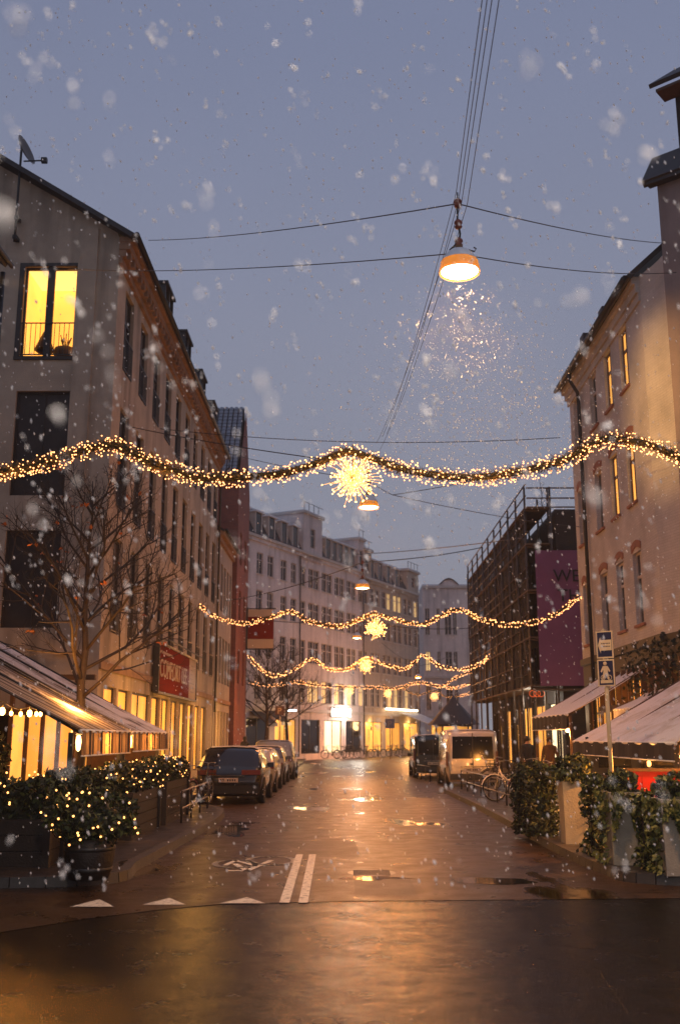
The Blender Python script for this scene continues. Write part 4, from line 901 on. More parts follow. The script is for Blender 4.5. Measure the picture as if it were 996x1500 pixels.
# ================================================================ bare trees
def tree(label, base, h, seed, r0, lean=0, spread=1., depth=6, group=None, leaves=0, trunk_h=.3, dens=1.):
    rnd = random.Random(seed); t = empty('bare_tree', label, 'tree', base, 0, group); tr = MB(); cr = MB(); lf = MB(); M_bark = mat('wet_bark', (.035, .024, .018), .7, .4, 12, .4, 30)
    tips = []
    def grow(p, d, L_, r, lv):
        pts = [p]; rs = [r]; n = 5 if lv < 2 else 4 if lv == 2 else 3
        for k in range(n):
            d = (d + Vector((rnd.gauss(0, .13), rnd.gauss(0, .13), rnd.gauss(.05, .07)))).normalized(); p = p + d * L_ / n; pts.append(p); rs.append(r * (1 - .6 * (k + 1) / n))
        cr.tube(pts, rs, M_bark, 6 if lv < 2 else 4 if lv == 2 else 3)
        tips.extend(pts[2:] if lv > 1 else ())
        if lv >= depth: return
        nch = int((9, 7, 5, 4, 3)[min(lv, 4)] * dens)
        for c in range(nch):
            f = .22 + .78 * (c + rnd.random()) / nch; k = min(n - 1, int(f * n)); q = pts[k].lerp(pts[k + 1], f * n - k); a = c * 2.4 + rnd.uniform(-.6, .6)
            s = (d.cross(Vector((math.cos(a), math.sin(a), .15)))).normalized(); ang = rnd.uniform(.45, .95)
            nd = (d * math.cos(ang) + s * math.sin(ang)); nd.z += .12; grow(q, nd.normalized(), L_ * rnd.uniform(.42, .62) * (1.1 - .45 * f), max(.0035, r * .45), lv + 1)
    d = Vector((lean, 0, 1)).normalized(); H0 = h * trunk_h
    pts = [d * (h * .97 * k / 10) + Vector((rnd.gauss(0, .035), rnd.gauss(0, .035), 0)) * (k > 0) for k in range(11)]
    rs = [r0 * (1.25 if k == 0 else 1.05 - k * .098) for k in range(11)]
    tr.tube(pts, rs, M_bark, 9); tr.build('trunk', t)
    nb_ = int(22 * dens)
    for k in range(nb_):
        f = trunk_h + (.95 - trunk_h) * k / nb_; z = f * 10; i_ = min(9, int(z)); q = pts[i_].lerp(pts[i_ + 1], z - i_); a = k * 2.4 + rnd.uniform(-.4, .4); up = .55 + .9 * (f - trunk_h)
        L_ = h * .36 * (1.12 - .78 * (f - trunk_h) / (1 - trunk_h)) * rnd.uniform(.8, 1.1) * spread
        grow(q, Vector((math.cos(a), math.sin(a) * .9, up)).normalized(), L_, r0 * (.40 - .22 * f), 1)
    cr.build('crown', t)
    if leaves:
        Mf = mat('orange_leaf', (.50, .15, .03), .6, .3, 10)
        for q in rnd.sample(tips, min(leaves, len(tips))):
            for _ in range(rnd.choice((1, 1, 2, 3))):
                c = q + Vector((rnd.gauss(0, .05), rnd.gauss(0, .05), -.05)); a = Vector((rnd.gauss(0, 1), rnd.gauss(0, 1), rnd.gauss(0, 1))).normalized() * .055; b_ = a.cross(Vector((0, .3, 1))).normalized() * .04
                lf.add([c - a, c - b_, c + a, c + b_], [(0, 1, 2, 3)], Mf)
        lf.build('leaves', t)
    return t
pt = PY(122, 1020, 19.6)
tree('bare dark tree with a few orange leaves, beside the striped awnings', (pt.x, 19.6, .12), 6.9, 21, .12, -.01, 1.05, 4, leaves=40, trunk_h=.36)
pa = PY(405, 1080, 62.); tree('bare street tree on the far left pavement, behind the parked silver car', (-4.9, 63, .12), 7.4, 5, .15, 0, 1.15, 3, 'bare trees on the far pavement', trunk_h=.32)
tree('bare street tree beside the white shopfront, right of the parking sign', (-4.6, 79, .12), 8.2, 9, .16, 0, 1.15, 3, 'bare trees on the far pavement', trunk_h=.36)
pr = PY(793, 745, 46.)
tree('leafless shrub growing on the scaffolded roof', (pr.x, 46, H7 + .12), 2.6, 3, .03, 0, .55, 2, trunk_h=.1, dens=.7)
# ================================================================ cars
M_carglass = mat('car_glass', (.006, .006, .007), .10, .1, 1, spec=.15)
M_tail = mat('tail_lamp_red', (.10, .006, .005), .3, .1, 3); M_chrome = mat('chrome', (.5, .5, .5), .15, .05, 2, metal=1.)
def carpaint(n, c):
    m = mat(n, c, .22, .08, 3, metal=.2); m.node_tree.nodes['Principled BSDF'].inputs['Coat Weight'].default_value = .8; return m
def car(label, loc_, paint, L_=4.3, Wd=1.82, H=1.58, van=False, group='cars parked along the kerb', boxy=.0, snow=True):
    t = empty('parked_van' if van else 'parked_car', label, 'van' if van else 'car', loc_, 0, group)
    # profile stations along y (0 = rear): y, half width at sill/belt, belt z, roof z, roof half width
    hw = Wd / 2; belt = .96 if not van else 1.08
    if van: S = [(0, .93, .50, .50), (.03, .97, belt, 1.0), (.06, .985, belt, H - .16), (.16, 1, belt, H - .04), (.6, 1, belt, H), (L_ * .62, 1, belt, H), (L_ * .72, 1, belt - .02, H - .08), (L_ * .82, .98, belt - .04, belt + .38), (L_ * .9, .95, belt - .06, belt - .03), (L_ * .97, .88, belt - .25, belt - .24), (L_, .80, .55, .56)]
    else: S = [(0, .90, .52, .52), (.04, .95, belt - .06, belt - .05), (.12, .97, belt, belt + .05), (.42, .98, belt, H - .14), (.62, 1, belt, H - .03), (1.2, 1, belt, H), (2.1, 1, belt, H - .02), (2.6, 1, belt - .02, H - .14), (3.2, .99, belt - .05, belt + .02), (3.8, .96, belt - .14, belt - .12), (4.15, .88, belt - .28, belt - .27), (L_, .80, .55, .56)]
    g = MB(); rings = []
    for (y, w, b_, r_) in S:
        w *= hw; green = max(0, r_ - b_); rw = w * (1 - (.05 if van else .19) * min(1, green / .5)); zb = .22 if 0 < y < L_ else .34
        rings.append([(-w * .93, y, zb), (-w, y, min(.55, b_)), (-w * .995, y, (b_ + min(.55, b_)) / 2), (-w * .97, y, b_), (-rw, y, max(r_ - .05 * min(1, green * 2), b_)), (-rw * .82, y, r_ + .0), (0, y, r_ + .025 * min(1, green * 2)), (rw * .82, y, r_ + .0), (rw, y, max(r_ - .05 * min(1, green * 2), b_)), (w * .97, y, b_), (w * .995, y, (b_ + min(.55, b_)) / 2), (w, y, min(.55, b_)), (w * .93, y, zb)])
    n = len(rings[0]); vs = [p for r_ in rings for p in r_]; fs = []
    for i in range(len(rings) - 1):
        for k in range(n - 1): fs.append((i * n + k, i * n + k + 1, (i + 1) * n + k + 1, (i + 1) * n + k))
        fs.append((i * n + n - 1, i * n, (i + 1) * n, (i + 1) * n + n - 1))
    fs.append(tuple(range(n))[::-1]); fs.append(tuple((len(rings) - 1) * n + k for k in range(n)))
    g.add(vs, fs, paint, True)
    # wheel arches in black, rear bumper and sills
    for s in (-1, 1):
        for yw in (.82, L_ - .86):
            g.lathe([(0, 0), (.37, 0), (.39, .012), (.39, -.02)], M_rubber, 18, xf((s * (hw + .004), yw, .33), 0, 0, R(90) * s))
    g.box((-hw * .9, -.05, .30), (hw * .9, .10, .56), M_rubber if not van else M_dark); g.box((-hw * .88, -.06, .52), (hw * .88, .02, .60), paint)
    g.build('body', t)
    # glass: rear screen, windscreen, side windows
    def pane(a, b_, c, d, name):
        q = [Vector(p) for p in (a, b_, c, d)]; m_ = sum(q, Vector()) / 4; nn = (q[1] - q[0]).cross(q[3] - q[0]).normalized()
        if nn.dot(m_ - Vector((0, L_ / 2, .8))) < 0: nn = -nn
        q = [m_ + (p - m_) * .93 + nn * .012 for p in q]; g = MB(); g.add([*q, *[p - nn * .03 for p in q]], [(0, 1, 2, 3), (0, 4, 5, 1), (1, 5, 6, 2), (2, 6, 7, 3), (3, 7, 4, 0)], M_carglass, False); g.build(name, t)
    ri = rings
    if van: a, b_ = ri[1], ri[2]; pane((-hw * .86, .0, 1.02), (hw * .86, .0, 1.02), (hw * .83, .045, H - .2), (-hw * .83, .045, H - .2), 'rear_window')
    else: pane(ri[2][3], ri[2][9], ri[3][8], ri[3][4], 'rear_window')
    fi = (7, 8) if van else (7, 8); pane(ri[fi[1]][3], ri[fi[1]][9], ri[fi[0]][8], ri[fi[0]][4], 'windscreen')
    for s, (k, k2) in ((-1, (3, 4)), (1, (9, 8))):
        spans = ((4, 5), (5, 6)) if van else ((3, 5), (5, 6), (6, 7))
        for i, j in spans:
            if van and i == 4: continue
            pane(ri[i][k], ri[j][k], ri[j][k2], ri[i][k2], 'side_window')
    # wheels
    for s in (-1, 1):
        for yw in (.82, L_ - .86):
            g = MB(); MM = xf((s * (hw - .10), yw, .33), 0, 0, R(90)); g.lathe([(.19, -.10), (.30, -.11), (.33, -.06), (.33, .06), (.30, .11), (.19, .10)], M_rubber, 20, MM); w_ = g.build('wheel', t)
            g = MB(); g.lathe([(0, .06 * s), (.06, .07 * s), (.19, .095 * s), (.20, .10 * s)], M_steel, 14, MM)
            for q in range(5): a = q * 1.2566; g.tube([(s * (hw - .10) + s * .085, yw + .05 * math.cos(a), .33 + .05 * math.sin(a)), (s * (hw - .10) + s * .1, yw + .18 * math.cos(a), .33 + .18 * math.sin(a))], .018, M_steel, 4)
            g.build('rim', w_)
    for s in (-1, 1):
        g = MB()
        if van: g.box((s * hw * .97 - .07, -.015, .78), (s * hw * .97 + .03 * s * 0 + .0 + (.0), .05, 1.32), M_tail)
        else:
            g.box((s * hw * .66 - .26, -.0 - .012, .80), (s * hw * .66 + .26, .09, .93), M_tail)
        g.build('tail_light', t)
        g = MB(); g.box((s * hw * .7 - .18, L_ - .16, .56), (s * hw * .7 + .18, L_ - .02, .70), M_glass); g.build('headlight', t)
        g = MB(); y = (L_ * .66 if not van else L_ * .73); g.box((s * (hw + .02) - .09, y, .93), (s * (hw + .02) + .09, y + .10, 1.07), paint if not van else M_dark); g.build('wing_mirror', t)
    g = MB(); g.box((-.27, -.075, .60), (.27, -.055, .72), M_signw)
    for k in range(7):
        if k != 2: g.box((-.22 + k * .065, -.079, .63), (-.19 + k * .065, -.075, .69), M_black)
    g.build('licence_plate', t)
    g = MB(); g.box((-.45, -.045, .76), (.45, -.0, .785), M_chrome); g.build('chrome_strip', t)
    if van:
        g = MB(); g.box((-.012, -.02, .5), (.012, .03, H - .1), M_dark); g.box((-.1, -.05, .82), (-.02, -.0, .9), M_dark); g.build('door_seam', t)
    if snow:
        g = MB(); rr = [r_ for r_, s_ in zip(ri, S) if s_[3] > H - .09]
        for i in range(len(rr) - 1):
            for k in (4, 5, 6, 7):
                q = [rr[i][k], rr[i][k + 1], rr[i + 1][k + 1], rr[i + 1][k]]; g.add([Vector(p) + Z * .02 for p in q], [(0, 1, 2, 3)], M_thinsnow, True)
        g.build('snow_layer', t)
    return t
M_thinsnow = mat('thin_wet_snow', (.42, .40, .40), .6, .35, 5, .4, 20)
cx = -3.27
car('black estate car with rear plate, nearest in the left parking bay', (cx, 28.9, 0), carpaint('paint_black', (.010, .009, .010)), H=1.54, Wd=1.86)
car('pale silver car directly ahead of the black one', (cx, 34.6, 0), carpaint('paint_silver', (.42, .38, .34)), H=1.46, Wd=1.80)
car('dark grey car between two silver ones in the left bay', (cx - .05, 40.1, 0), carpaint('paint_grey', (.08, .07, .07)), H=1.48, Wd=1.80)
car('tall silver car at the far end of the left parking row', (cx - .0, 45.6, 0), carpaint('paint_silver_tan', (.30, .27, .25)), H=1.68, Wd=1.88)
p = PZ(664, 1150); 
car('white van seen from behind with a wide dark rear window, right kerb', (4.62, 38.2, 0), carpaint('paint_white', (.52, .47, .42)), L_=4.8, Wd=1.9, H=2.08, van=True)
car('dark van with snow on its roof, ahead of the white van', (3.95, 47.6, 0), carpaint('paint_dark_green', (.012, .016, .012)), L_=4.8, Wd=1.72, H=1.92, van=True)
# ================================================================ bicycles
def bicycle(label, loc_, rz, paint, group, tilt=.10, basket=True):
    t = empty('bicycle', label, 'bicycle', loc_, rz, group); t.rotation_euler = (tilt, 0, rz)
    M_ty = M_rubber
    for nm, x in (('wheel', -.52), ('wheel', .52)):
        g = MB(); g.tube([(.33 * math.cos(a * .3142), 0, .33 * math.sin(a * .3142)) for a in range(20)], .019, M_ty, 6, closed=True, M=xf((x, 0, .35)))
        w_ = g.build(nm, t)
        g = MB(); g.tube([(.305 * math.cos(a * .3142), 0, .305 * math.sin(a * .3142)) for a in range(20)], .010, M_steel, 4, closed=True, M=xf((x, 0, .35)))
        for a in range(12): g.tube([(x, 0, .35), (x + .3 * math.cos(a * .5236), 0, .35 + .3 * math.sin(a * .5236))], .0035, M_steel, 3)
        g.build('rim', w_)
    g = MB(); T = lambda P, r=.017: g.tube(P, r, paint, 6)
    T([(-.12, 0, .33), (-.22, 0, .88)]); T([(-.12, 0, .33), (.2, 0, .42), (.36, 0, .86)], .019); T([(-.18, 0, .62), (.14, 0, .56), (.37, 0, .80)]); T([(-.52, 0, .35), (-.12, 0, .33)], .011); T([(-.52, 0, .35), (-.20, 0, .74)], .011)
    T([(.36, 0, .92), (.40, 0, .68), (.52, 0, .35)], .015)
    for x in (-.52, .52): g.tube([(x + .37 * math.cos(a), 0, .35 + .37 * math.sin(a)) for a in [.25 + k * .35 for k in range(8)]], .016, paint, 4)
    g.build('frame', t)
    g = MB(); g.tube([(.36, 0, .9), (.34, 0, 1.04)], .012, M_steel, 6); g.tube([(.12, -.27, 1.05), (.28, -.22, 1.08), (.36, 0, 1.04), (.28, .22, 1.08), (.12, .27, 1.05)], .012, M_steel, 6); g.build('handlebar', t)
    g = MB(); g.lathe([(0, .93), (.05, .93), (.075, .955), (.06, .985), (0, .99)], M_black, 10, xf((-.26, 0, 0))); g.box((-.25, -.03, .945), (-.06, .03, .98), M_black); g.tube([(-.22, 0, .86), (-.235, 0, .95)], .013, M_steel, 5); g.build('saddle', t)
    g = MB(); g.lathe([(0, -.006), (.09, -.006), (.09, .006), (0, .006)], M_steel, 12, xf((-.12, -.03, .33), 0, R(90))); g.tube([(-.12, -.08, .33), (-.02, -.08, .22), (-.02, -.18, .22)], .010, M_steel, 4); g.tube([(-.12, .08, .33), (-.22, .08, .44), (-.22, .18, .44)], .010, M_steel, 4); g.build('crank', t)
    if basket:
        g = MB()
        for z, s in ((.78, .11), (.88, .13), (.98, .15)): g.tube([(.52 - s, -s, z), (.52 + s, -s, z), (.52 + s, s, z), (.52 - s, s, z)], .008, M_wooddk, 4, closed=True)
        for a in (-1, 0, 1):
            for b_ in (-1, 0, 1): g.tube([(.52 + a * .11, b_ * .11, .77), (.52 + a * .15, b_ * .15, .98)], .006, M_wooddk, 3)
        g.build('basket', t)
    return t
M_bw = mat('bike_white', (.85, .78, .66), .35, .1, 6); M_bk = mat('bike_black', (.02, .018, .018), .3, .1, 6); M_br = mat('bike_red', (.18, .03, .02), .3, .1, 6)
pb = PZ(735, 1176, .12)
bicycle('cream white ladies bicycle parked beside the white van', (4.50, 28.4, .12), R(180 + 12), M_bw, 'bicycles on the right pavement', .06)
b_ = bicycle('dark bicycle leaning on the rail just behind the white one', (5.5, 31.6, .12), R(20), M_bk, 'bicycles on the right pavement', -.08)
dup(b_, (5.1, 33.4, .12), R(170), 'dark bicycle nearest the white van rear door')
bicycle('dark red bicycle leaning by the tall hedge, nearest on the right', (5.0, 27.3, .12), R(10), M_br, 'bicycles on the right pavement', .06)
bl = bicycle('dark bicycle close behind the black estate car', (-3.75, 26.7, .12), R(75), M_bk, 'bicycles on the left pavement', .07)
dup(bl, (-4.35, 25.4, .12), R(60), 'middle one of three bicycles on the left corner'); 
b2_ = bicycle('reddish bicycle nearest the lit hedge on the left', (-3.9, 24.3, .12), R(70), M_br, 'bicycles on the left pavement', .1, False)
proto = bl; rnd = random.Random(4); k = 0
wh_ = ['far left', 'bright shop', 'doorway', 'cafe']
ords = ['leftmost', 'second', 'third', 'fourth', 'fifth', 'sixth', 'seventh', 'eighth', 'ninth', 'tenth', 'eleventh', 'twelfth', 'thirteenth', 'fourteenth', 'fifteenth', 'sixteenth', 'seventeenth', 'eighteenth']
for i in range(18):
    px = 445 + i * 10.2; q = A_ + UR * tpx(px) - NR * rnd.uniform(2.4, 3.4) + UR * rnd.uniform(-.2, .2)
    dup(proto, (q.x, q.y, .12), math.atan2(UR.y, UR.x) + R(rnd.choice((60, 75, 90, 100, 115, 20))), '%s from the left of the bicycles parked before the far shops' % ords[i] if i else 'leftmost of the bicycles parked before the far shops')['group'] = 'bicycles before the far shops'
# low pipe railings at the right kerb
def railing(label, a, b_, n, zb=.12, h=.62):
    a = Vector(a); b_ = Vector(b_); e_ = empty('low_railing', label, 'railing', (a.x, a.y, zb)); d = b_ - a; g = MB(); q = MB()
    for z in (.28, h): g.tube([(0, 0, z), (d.x, d.y, z)], .018, M_steel, 6)
    for k in range(n + 1): q = MB(); q.tube([(d.x * k / n, d.y * k / n, 0), (d.x * k / n, d.y * k / n, h + .01)], .022, M_dark, 6); q.build('post', e_)
    g.build('rail', e_); return e_
railing('low pipe railing along the right kerb, between the white van and the hedge', (3.85, 35.2, 0), (4.15, 22.4, 0), 9)
railing('low pipe railing beside the dark van', (3.15, 47.0, 0), (3.5, 44.0, 0), 3, 0.0)
railing('low rail at the left corner in front of the three bicycles', (-3.35, 21.3, 0), (-3.4, 25.6, 0), 3)
# ================================================================ foliage
M_leafA = mat('hedge_leaf', (.055, .072, .018), .55, .5, 8); M_leafB = mat('hedge_leaf_pale', (.17, .17, .04), .55, .5, 8); M_leafC = mat('hedge_leaf_dark', (.012, .017, .007), .6, .4, 8)
def leaves(g, n, fn, size, rnd, mats=(None,), droop=0.):
    for _ in range(n):
        c, nn = fn(); a = Vector((rnd.gauss(0, 1), rnd.gauss(0, 1), rnd.gauss(0, 1) - droop)).normalized(); a = (a + nn * .5).normalized(); b_ = a.cross(Vector((rnd.gauss(0, 1), rnd.gauss(0, 1), rnd.gauss(0, 1)))).normalized(); s = size * rnd.uniform(.6, 1.3); c = Vector(c)
        g.add([c - a * s, c - b_ * s * .5, c + a * s, c + b_ * s * .5], [(0, 1, 2, 3)], rnd.choice(mats))
def boxfn(a, b_, rnd, lump=.08):
    a = Vector(a); b_ = Vector(b_); s = b_ - a
    ar = [s.y * s.z, s.y * s.z, s.x * s.z, s.x * s.z, s.x * s.y * 1.2]
    def f():
        k = rnd.choices(range(5), ar)[0]; u, v = rnd.random(), rnd.random(); dd = rnd.uniform(-.02, .0) * 4
        if k < 2: p = Vector((a.x if k == 0 else b_.x, a.y + s.y * u, a.z + s.z * v)); n = Vector((-1 if k == 0 else 1, 0, 0))
        elif k < 4: p = Vector((a.x + s.x * u, a.y if k == 2 else b_.y, a.z + s.z * v)); n = Vector((0, -1 if k == 2 else 1, 0))
        else: p = Vector((a.x + s.x * u, a.y + s.y * v, b_.z)); n = Vector((0, 0, 1))
        w = math.sin(p.x * 5.1 + p.y * 3.3) * math.sin(p.z * 6.1 + p.y * 4.7) + .6 * math.sin(p.x * 13 + p.z * 11 + p.y * 9)
        return p + n * (w * lump + dd + rnd.uniform(-.05, .05)), n
    return f
def ballfn(c, r, rnd, sc=(1, 1, 1)):
    c = Vector(c)
    def f():
        d = Vector((rnd.gauss(0, 1), rnd.gauss(0, 1), rnd.gauss(0, 1))).normalized(); k = r * (1 + .14 * math.sin(d.x * 5 + d.z * 7 + c.y * 3) + rnd.uniform(-.22, .06)); return c + Vector((d.x * sc[0], d.y * sc[1], d.z * sc[2])) * k, d
    return f
BB = MB(); BB.ball((0, 0, 0), .015, M_bulb2, 6); BBM = BB.mesh('bulb')
def fairy(label, fns, n, seed):
    rnd = random.Random(seed); e_ = empty('fairy_lights', label, 'fairy lights', (0, 0, 0), 0, 'fairy lights on the left hedges'); g = MB(); last = None; P = []
    for k in range(n):
        c, nn = rnd.choice(fns)(); P.append(Vector(c) + nn * .06)
    P.sort(key=lambda p: (round(p.x * 1.2), p.y * 1.0 + p.x * .3)); e_.location = P[0]
    for p in P: o = obj('bulb', BBM, e_, loc=p - P[0])
    for a, b_ in zip(P, P[1:]):
        if (a - b_).length < .6: g.tube([a - P[0] - Z * .015, (a + b_) / 2 - P[0] - Z * .05, b_ - P[0] - Z * .015], .003, M_black, 3)
    g.build('cable', e_); return e_
rnd = random.Random(11)
# ---- left: planters with clipped hedge
def planter_hedge(label, a, b_, hz, pz, seed, group, leafm=(M_leafA, M_leafC, M_leafC), dens=900, board=M_wooddk):
    rn = random.Random(seed); t = empty('planter', label, 'planter', ((a[0] + b_[0]) / 2, (a[1] + b_[1]) / 2, .12), 0, group); cx_, cy_ = t.location.x, t.location.y; w, d = b_[0] - a[0], b_[1] - a[1]
    g = MB(); n = max(1, int(pz / .16))
    for k in range(n):
        z0 = pz * k / n; z1 = pz * (k + 1) / n - .012; g.box((-w / 2, -d / 2, z0), (w / 2, d / 2, z1), board)
    g.box((-w / 2 + .02, -d / 2 + .02, 0), (w / 2 - .02, d / 2 - .02, pz - .02), M_black)
    for sx in (-1, 1):
        for sy in (-1, 1): g.box((sx * w / 2 - .05, sy * d / 2 - .05, 0), (sx * w / 2 + .05, sy * d / 2 + .05, pz + .015), board)
    g.build('box', t)
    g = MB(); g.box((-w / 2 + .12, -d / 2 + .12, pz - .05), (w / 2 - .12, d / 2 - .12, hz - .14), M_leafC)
    f = boxfn((-w / 2 + .02, -d / 2 + .02, pz), (w / 2 - .02, d / 2 - .02, hz), rn); leaves(g, int(dens * (w * hz + d * hz + w * d)), f, .045, rn, leafm); g.build('hedge', t)
    def fw():
        while True:
            c, nn = f()
            if nn.z > .5 or nn.y < -.5 or nn.x > .5: return c + Vector((cx_, cy_, .12)), nn
    return t, fw
HG = 'hedge planters round the left terrace'
_, f1 = planter_hedge('long dark planter with fairy-lit hedge at the left frame edge', (-6.9, 14.1), (-4.0, 14.8), 1.08, .62, 1, HG)
_, f2 = planter_hedge('second planter of lit hedge, behind the barrel tub', (-4.4, 14.9), (-3.8, 17.3), 1.12, .66, 2, HG)
_, f3 = planter_hedge('third planter of lit hedge along the left pavement', (-4.25, 17.7), (-3.65, 20.3), 1.14, .76, 3, HG, board=M_wooddk)
_, f4 = planter_hedge('farthest planter of lit hedge, beside the bicycles', (-4.2, 20.7), (-3.6, 23.6), 1.18, .82, 4, HG, board=M_wooddk)
# barrel tub
bx = PZ(130, 1287, .12)
bt_ = empty('barrel_planter', 'half barrel tub with iron hoops and a round lit bush, in front of the hedge', 'planter', (bx.x, bx.y, .12))
g = MB(); g.lathe([(0, 0), (.24, 0), (.285, .16), (.30, .28), (.295, .42), (.275, .48), (.25, .48), (.25, .44), (0, .44)], M_wooddk, 24); brl = g.build('tub', bt_)
for z, r_ in ((.12, .277), (.36, .302)): g = MB(); g.lathe([(r_ - .012, z - .028), (r_ + .003, z - .026), (r_ + .003, z + .026), (r_ - .012, z + .028)], M_dark, 28); g.build('hoop', bt_)
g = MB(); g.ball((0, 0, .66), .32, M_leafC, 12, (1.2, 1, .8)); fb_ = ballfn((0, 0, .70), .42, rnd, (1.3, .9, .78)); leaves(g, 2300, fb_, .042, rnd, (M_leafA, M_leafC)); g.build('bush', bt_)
def fbw():
    while True:
        c, nn = fb_()
        if nn.y < .1: return c + Vector((bx.x, bx.y, .12)), nn
fairy('string of warm fairy lights over the hedge at the left frame edge', [f1], 80, 1)
fairy('dense fairy lights round the barrel bush and the hedge just behind', [fbw, fbw, f2], 64, 2)
fairy('fairy lights along the hedge beside the pavement', [f3], 60, 3)
fairy('fairy lights on the farthest left hedge, by the bicycles', [f4], 52, 4)
# ---- left awnings
M_canvas = None
def canvas(name, c1, c2, sc, axis='Y', snow=.0, rough=.8):
    m, t, b = principled(name); N = t.nodes; L = t.links; tc = N.new('ShaderNodeTexCoord'); s = N.new('ShaderNodeSeparateXYZ'); L.new(tc.outputs['Object'], s.inputs[0])
    mu = N.new('ShaderNodeMath'); mu.operation = 'MULTIPLY'; mu.inputs[1].default_value = sc; L.new(s.outputs[axis], mu.inputs[0]); fr = N.new('ShaderNodeMath'); fr.operation = 'FRACT'; L.new(mu.outputs[0], fr.inputs[0]); gt = N.new('ShaderNodeMath'); gt.operation = 'GREATER_THAN'; gt.inputs[1].default_value = .5; L.new(fr.outputs[0], gt.inputs[0])
    mx_ = N.new('ShaderNodeMix'); mx_.data_type = 'RGBA'; L.new(gt.outputs[0], mx_.inputs[0]); mx_.inputs[6].default_value = (*c1, 1); mx_.inputs[7].default_value = (*c2, 1)
    n = N.new('ShaderNodeTexNoise'); n.inputs['Scale'].default_value = 1.1; n.inputs['Detail'].default_value = 8; n.inputs['Roughness'].default_value = .65; L.new(tc.outputs['Object'], n.inputs['Vector'])
    r_ = N.new('ShaderNodeMapRange'); r_.inputs['From Min'].default_value = .62 - snow * .5; r_.inputs['From Max'].default_value = .70 - snow * .4; r_.inputs['To Max'].default_value = .92; L.new(n.outputs[0], r_.inputs['Value'])
    m2 = N.new('ShaderNodeMix'); m2.data_type = 'RGBA'; L.new(r_.outputs[0], m2.inputs[0]); L.new(mx_.outputs[2], m2.inputs[6]); m2.inputs[7].default_value = (.66, .66, .70, 1); L.new(m2.outputs[2], b.inputs['Base Color']); b.inputs['Roughness'].default_value = rough
    bp = N.new('ShaderNodeBump'); bp.inputs['Strength'].default_value = .3; bp.inputs['Distance'].default_value = .03; L.new(n.outputs[0], bp.inputs['Height']); L.new(bp.outputs[0], b.inputs['Normal']); MATS[name] = m; return m
M_cvL = canvas('dark_striped_canvas', (.05, .036, .032), (.30, .27, .26), 3.4, 'Y', .12); M_cvL2 = canvas('snowy_striped_canvas', (.05, .04, .036), (.34, .31, .30), 3.4, 'Y', .42)
M_cvR = canvas('snowy_grey_canvas', (.28, .27, .30), (.26, .25, .28), 1, 'Y', .75); M_cvR3 = canvas('snowy_cream_canvas', (.50, .46, .42), (.46, .43, .40), .8, 'Y', .45)
M_cvw = canvas('snowy_white_canvas', (.55, .52, .50), (.50, .48, .46), .8, 'Y', .5)
M_valL = None
m, t, b = principled('valance_canvas'); b.inputs['Base Color'].default_value = (.30, .20, .13, 1); b.inputs['Roughness'].default_value = .8; b.inputs['Transmission Weight'].default_value = 0
tr_ = t.nodes.new('ShaderNodeBsdfTranslucent'); tr_.inputs[0].default_value = (.45, .28, .14, 1); mx_ = t.nodes.new('ShaderNodeMixShader'); mx_.inputs[0].default_value = .5
t.links.new(b.outputs[0], mx_.inputs[1]); t.links.new(tr_.outputs[0], mx_.inputs[2]); t.links.new(mx_.outputs[0], t.nodes['Material Output'].inputs[0]); M_valL = m
M_valdk = mat('valance_dark_stripe', (.03, .02, .015), .8)
M_navy = mat('navy_canvas', (.010, .011, .026), .75, .2, 3); M_valw = mat('pale_valance', (.42, .40, .40), .8, .15, 3)
def awning(label, x0, x1, y0, y1, z0, z1, fm, vm, vh, group, posts=True, arms=M_dark, sidev=True, wave=.012):
    """front edge at x0,z0; wall edge at x1,z1; runs y0..y1"""
    e_ = empty('awning', label, 'awning', (x0, y0, z0), 0, group); dx = x1 - x0; dz = z1 - z0; dy = y1 - y0; g = MB(); n = 20; mN = 6
    for i in range(n):
        for j in range(mN):
            def P(i, j):
                s = j / mN; w = math.sin(i / n * dy * 5.5) * wave - .05 * math.sin(s * math.pi); return Vector((dx * s, dy * i / n, dz * s + w))
            q = [P(i, j), P(i + 1, j), P(i + 1, j + 1), P(i, j + 1)]; g.add([*q, *[p - Z * .02 for p in q]], [(0, 1, 2, 3), (7, 6, 5, 4), (0, 4, 5, 1), (1, 5, 6, 2), (2, 6, 7, 3), (3, 7, 4, 0)], fm, False)
    g.build('canopy', e_)
    s = 1 if dx < 0 else -1; g = MB(); nn = 40
    for i in range(nn):
        ya, yb = dy * i / nn, dy * (i + 1) / nn; xa = s * .03 + .012 * math.sin(i * 1.3); xb = s * .03 + .012 * math.sin((i + 1) * 1.3); g.add([(xa, ya, -.02), (xb, yb, -.02), (xb + .01 * s, yb, -vh), (xa + .01 * s, ya, -vh)], [(0, 1, 2, 3)], M_valdk if (vm is M_valL and i % 3 == 2) else vm, True)
    if sidev: g.add([(s * .03, 0, -.02), (s * .03, 0, -vh), (dx * .98, 0, dz - vh * .5), (dx * .98, 0, dz - .03)], [(0, 1, 2, 3)], vm) if False else None
    g.build('valance', e_)
    g = MB(); g.tube([(0, 0, -.03), (0, dy, -.03)], .032, M_white, 8); g.tube([(s * .04, 0, -vh), (s * .04, dy, -vh)], .014, M_white, 6)
    k_ = max(2, int(dy / 2.2))
    for i in range(k_ + 1): yy_ = .06 + (dy - .12) * i / k_; g.tube([(0, yy_, -.06), (dx * .97, yy_, dz - .06)], .022, arms, 6)
    if posts:
        for yy_ in (.08, dy - .08): g.box((dx * .04 - .035, yy_ - .035, -z0 + .12), (dx * .04 + .035, yy_ + .035, -.05), arms)
    g.build('awning_frame', e_); return e_
AW = 'awnings over the left terrace'
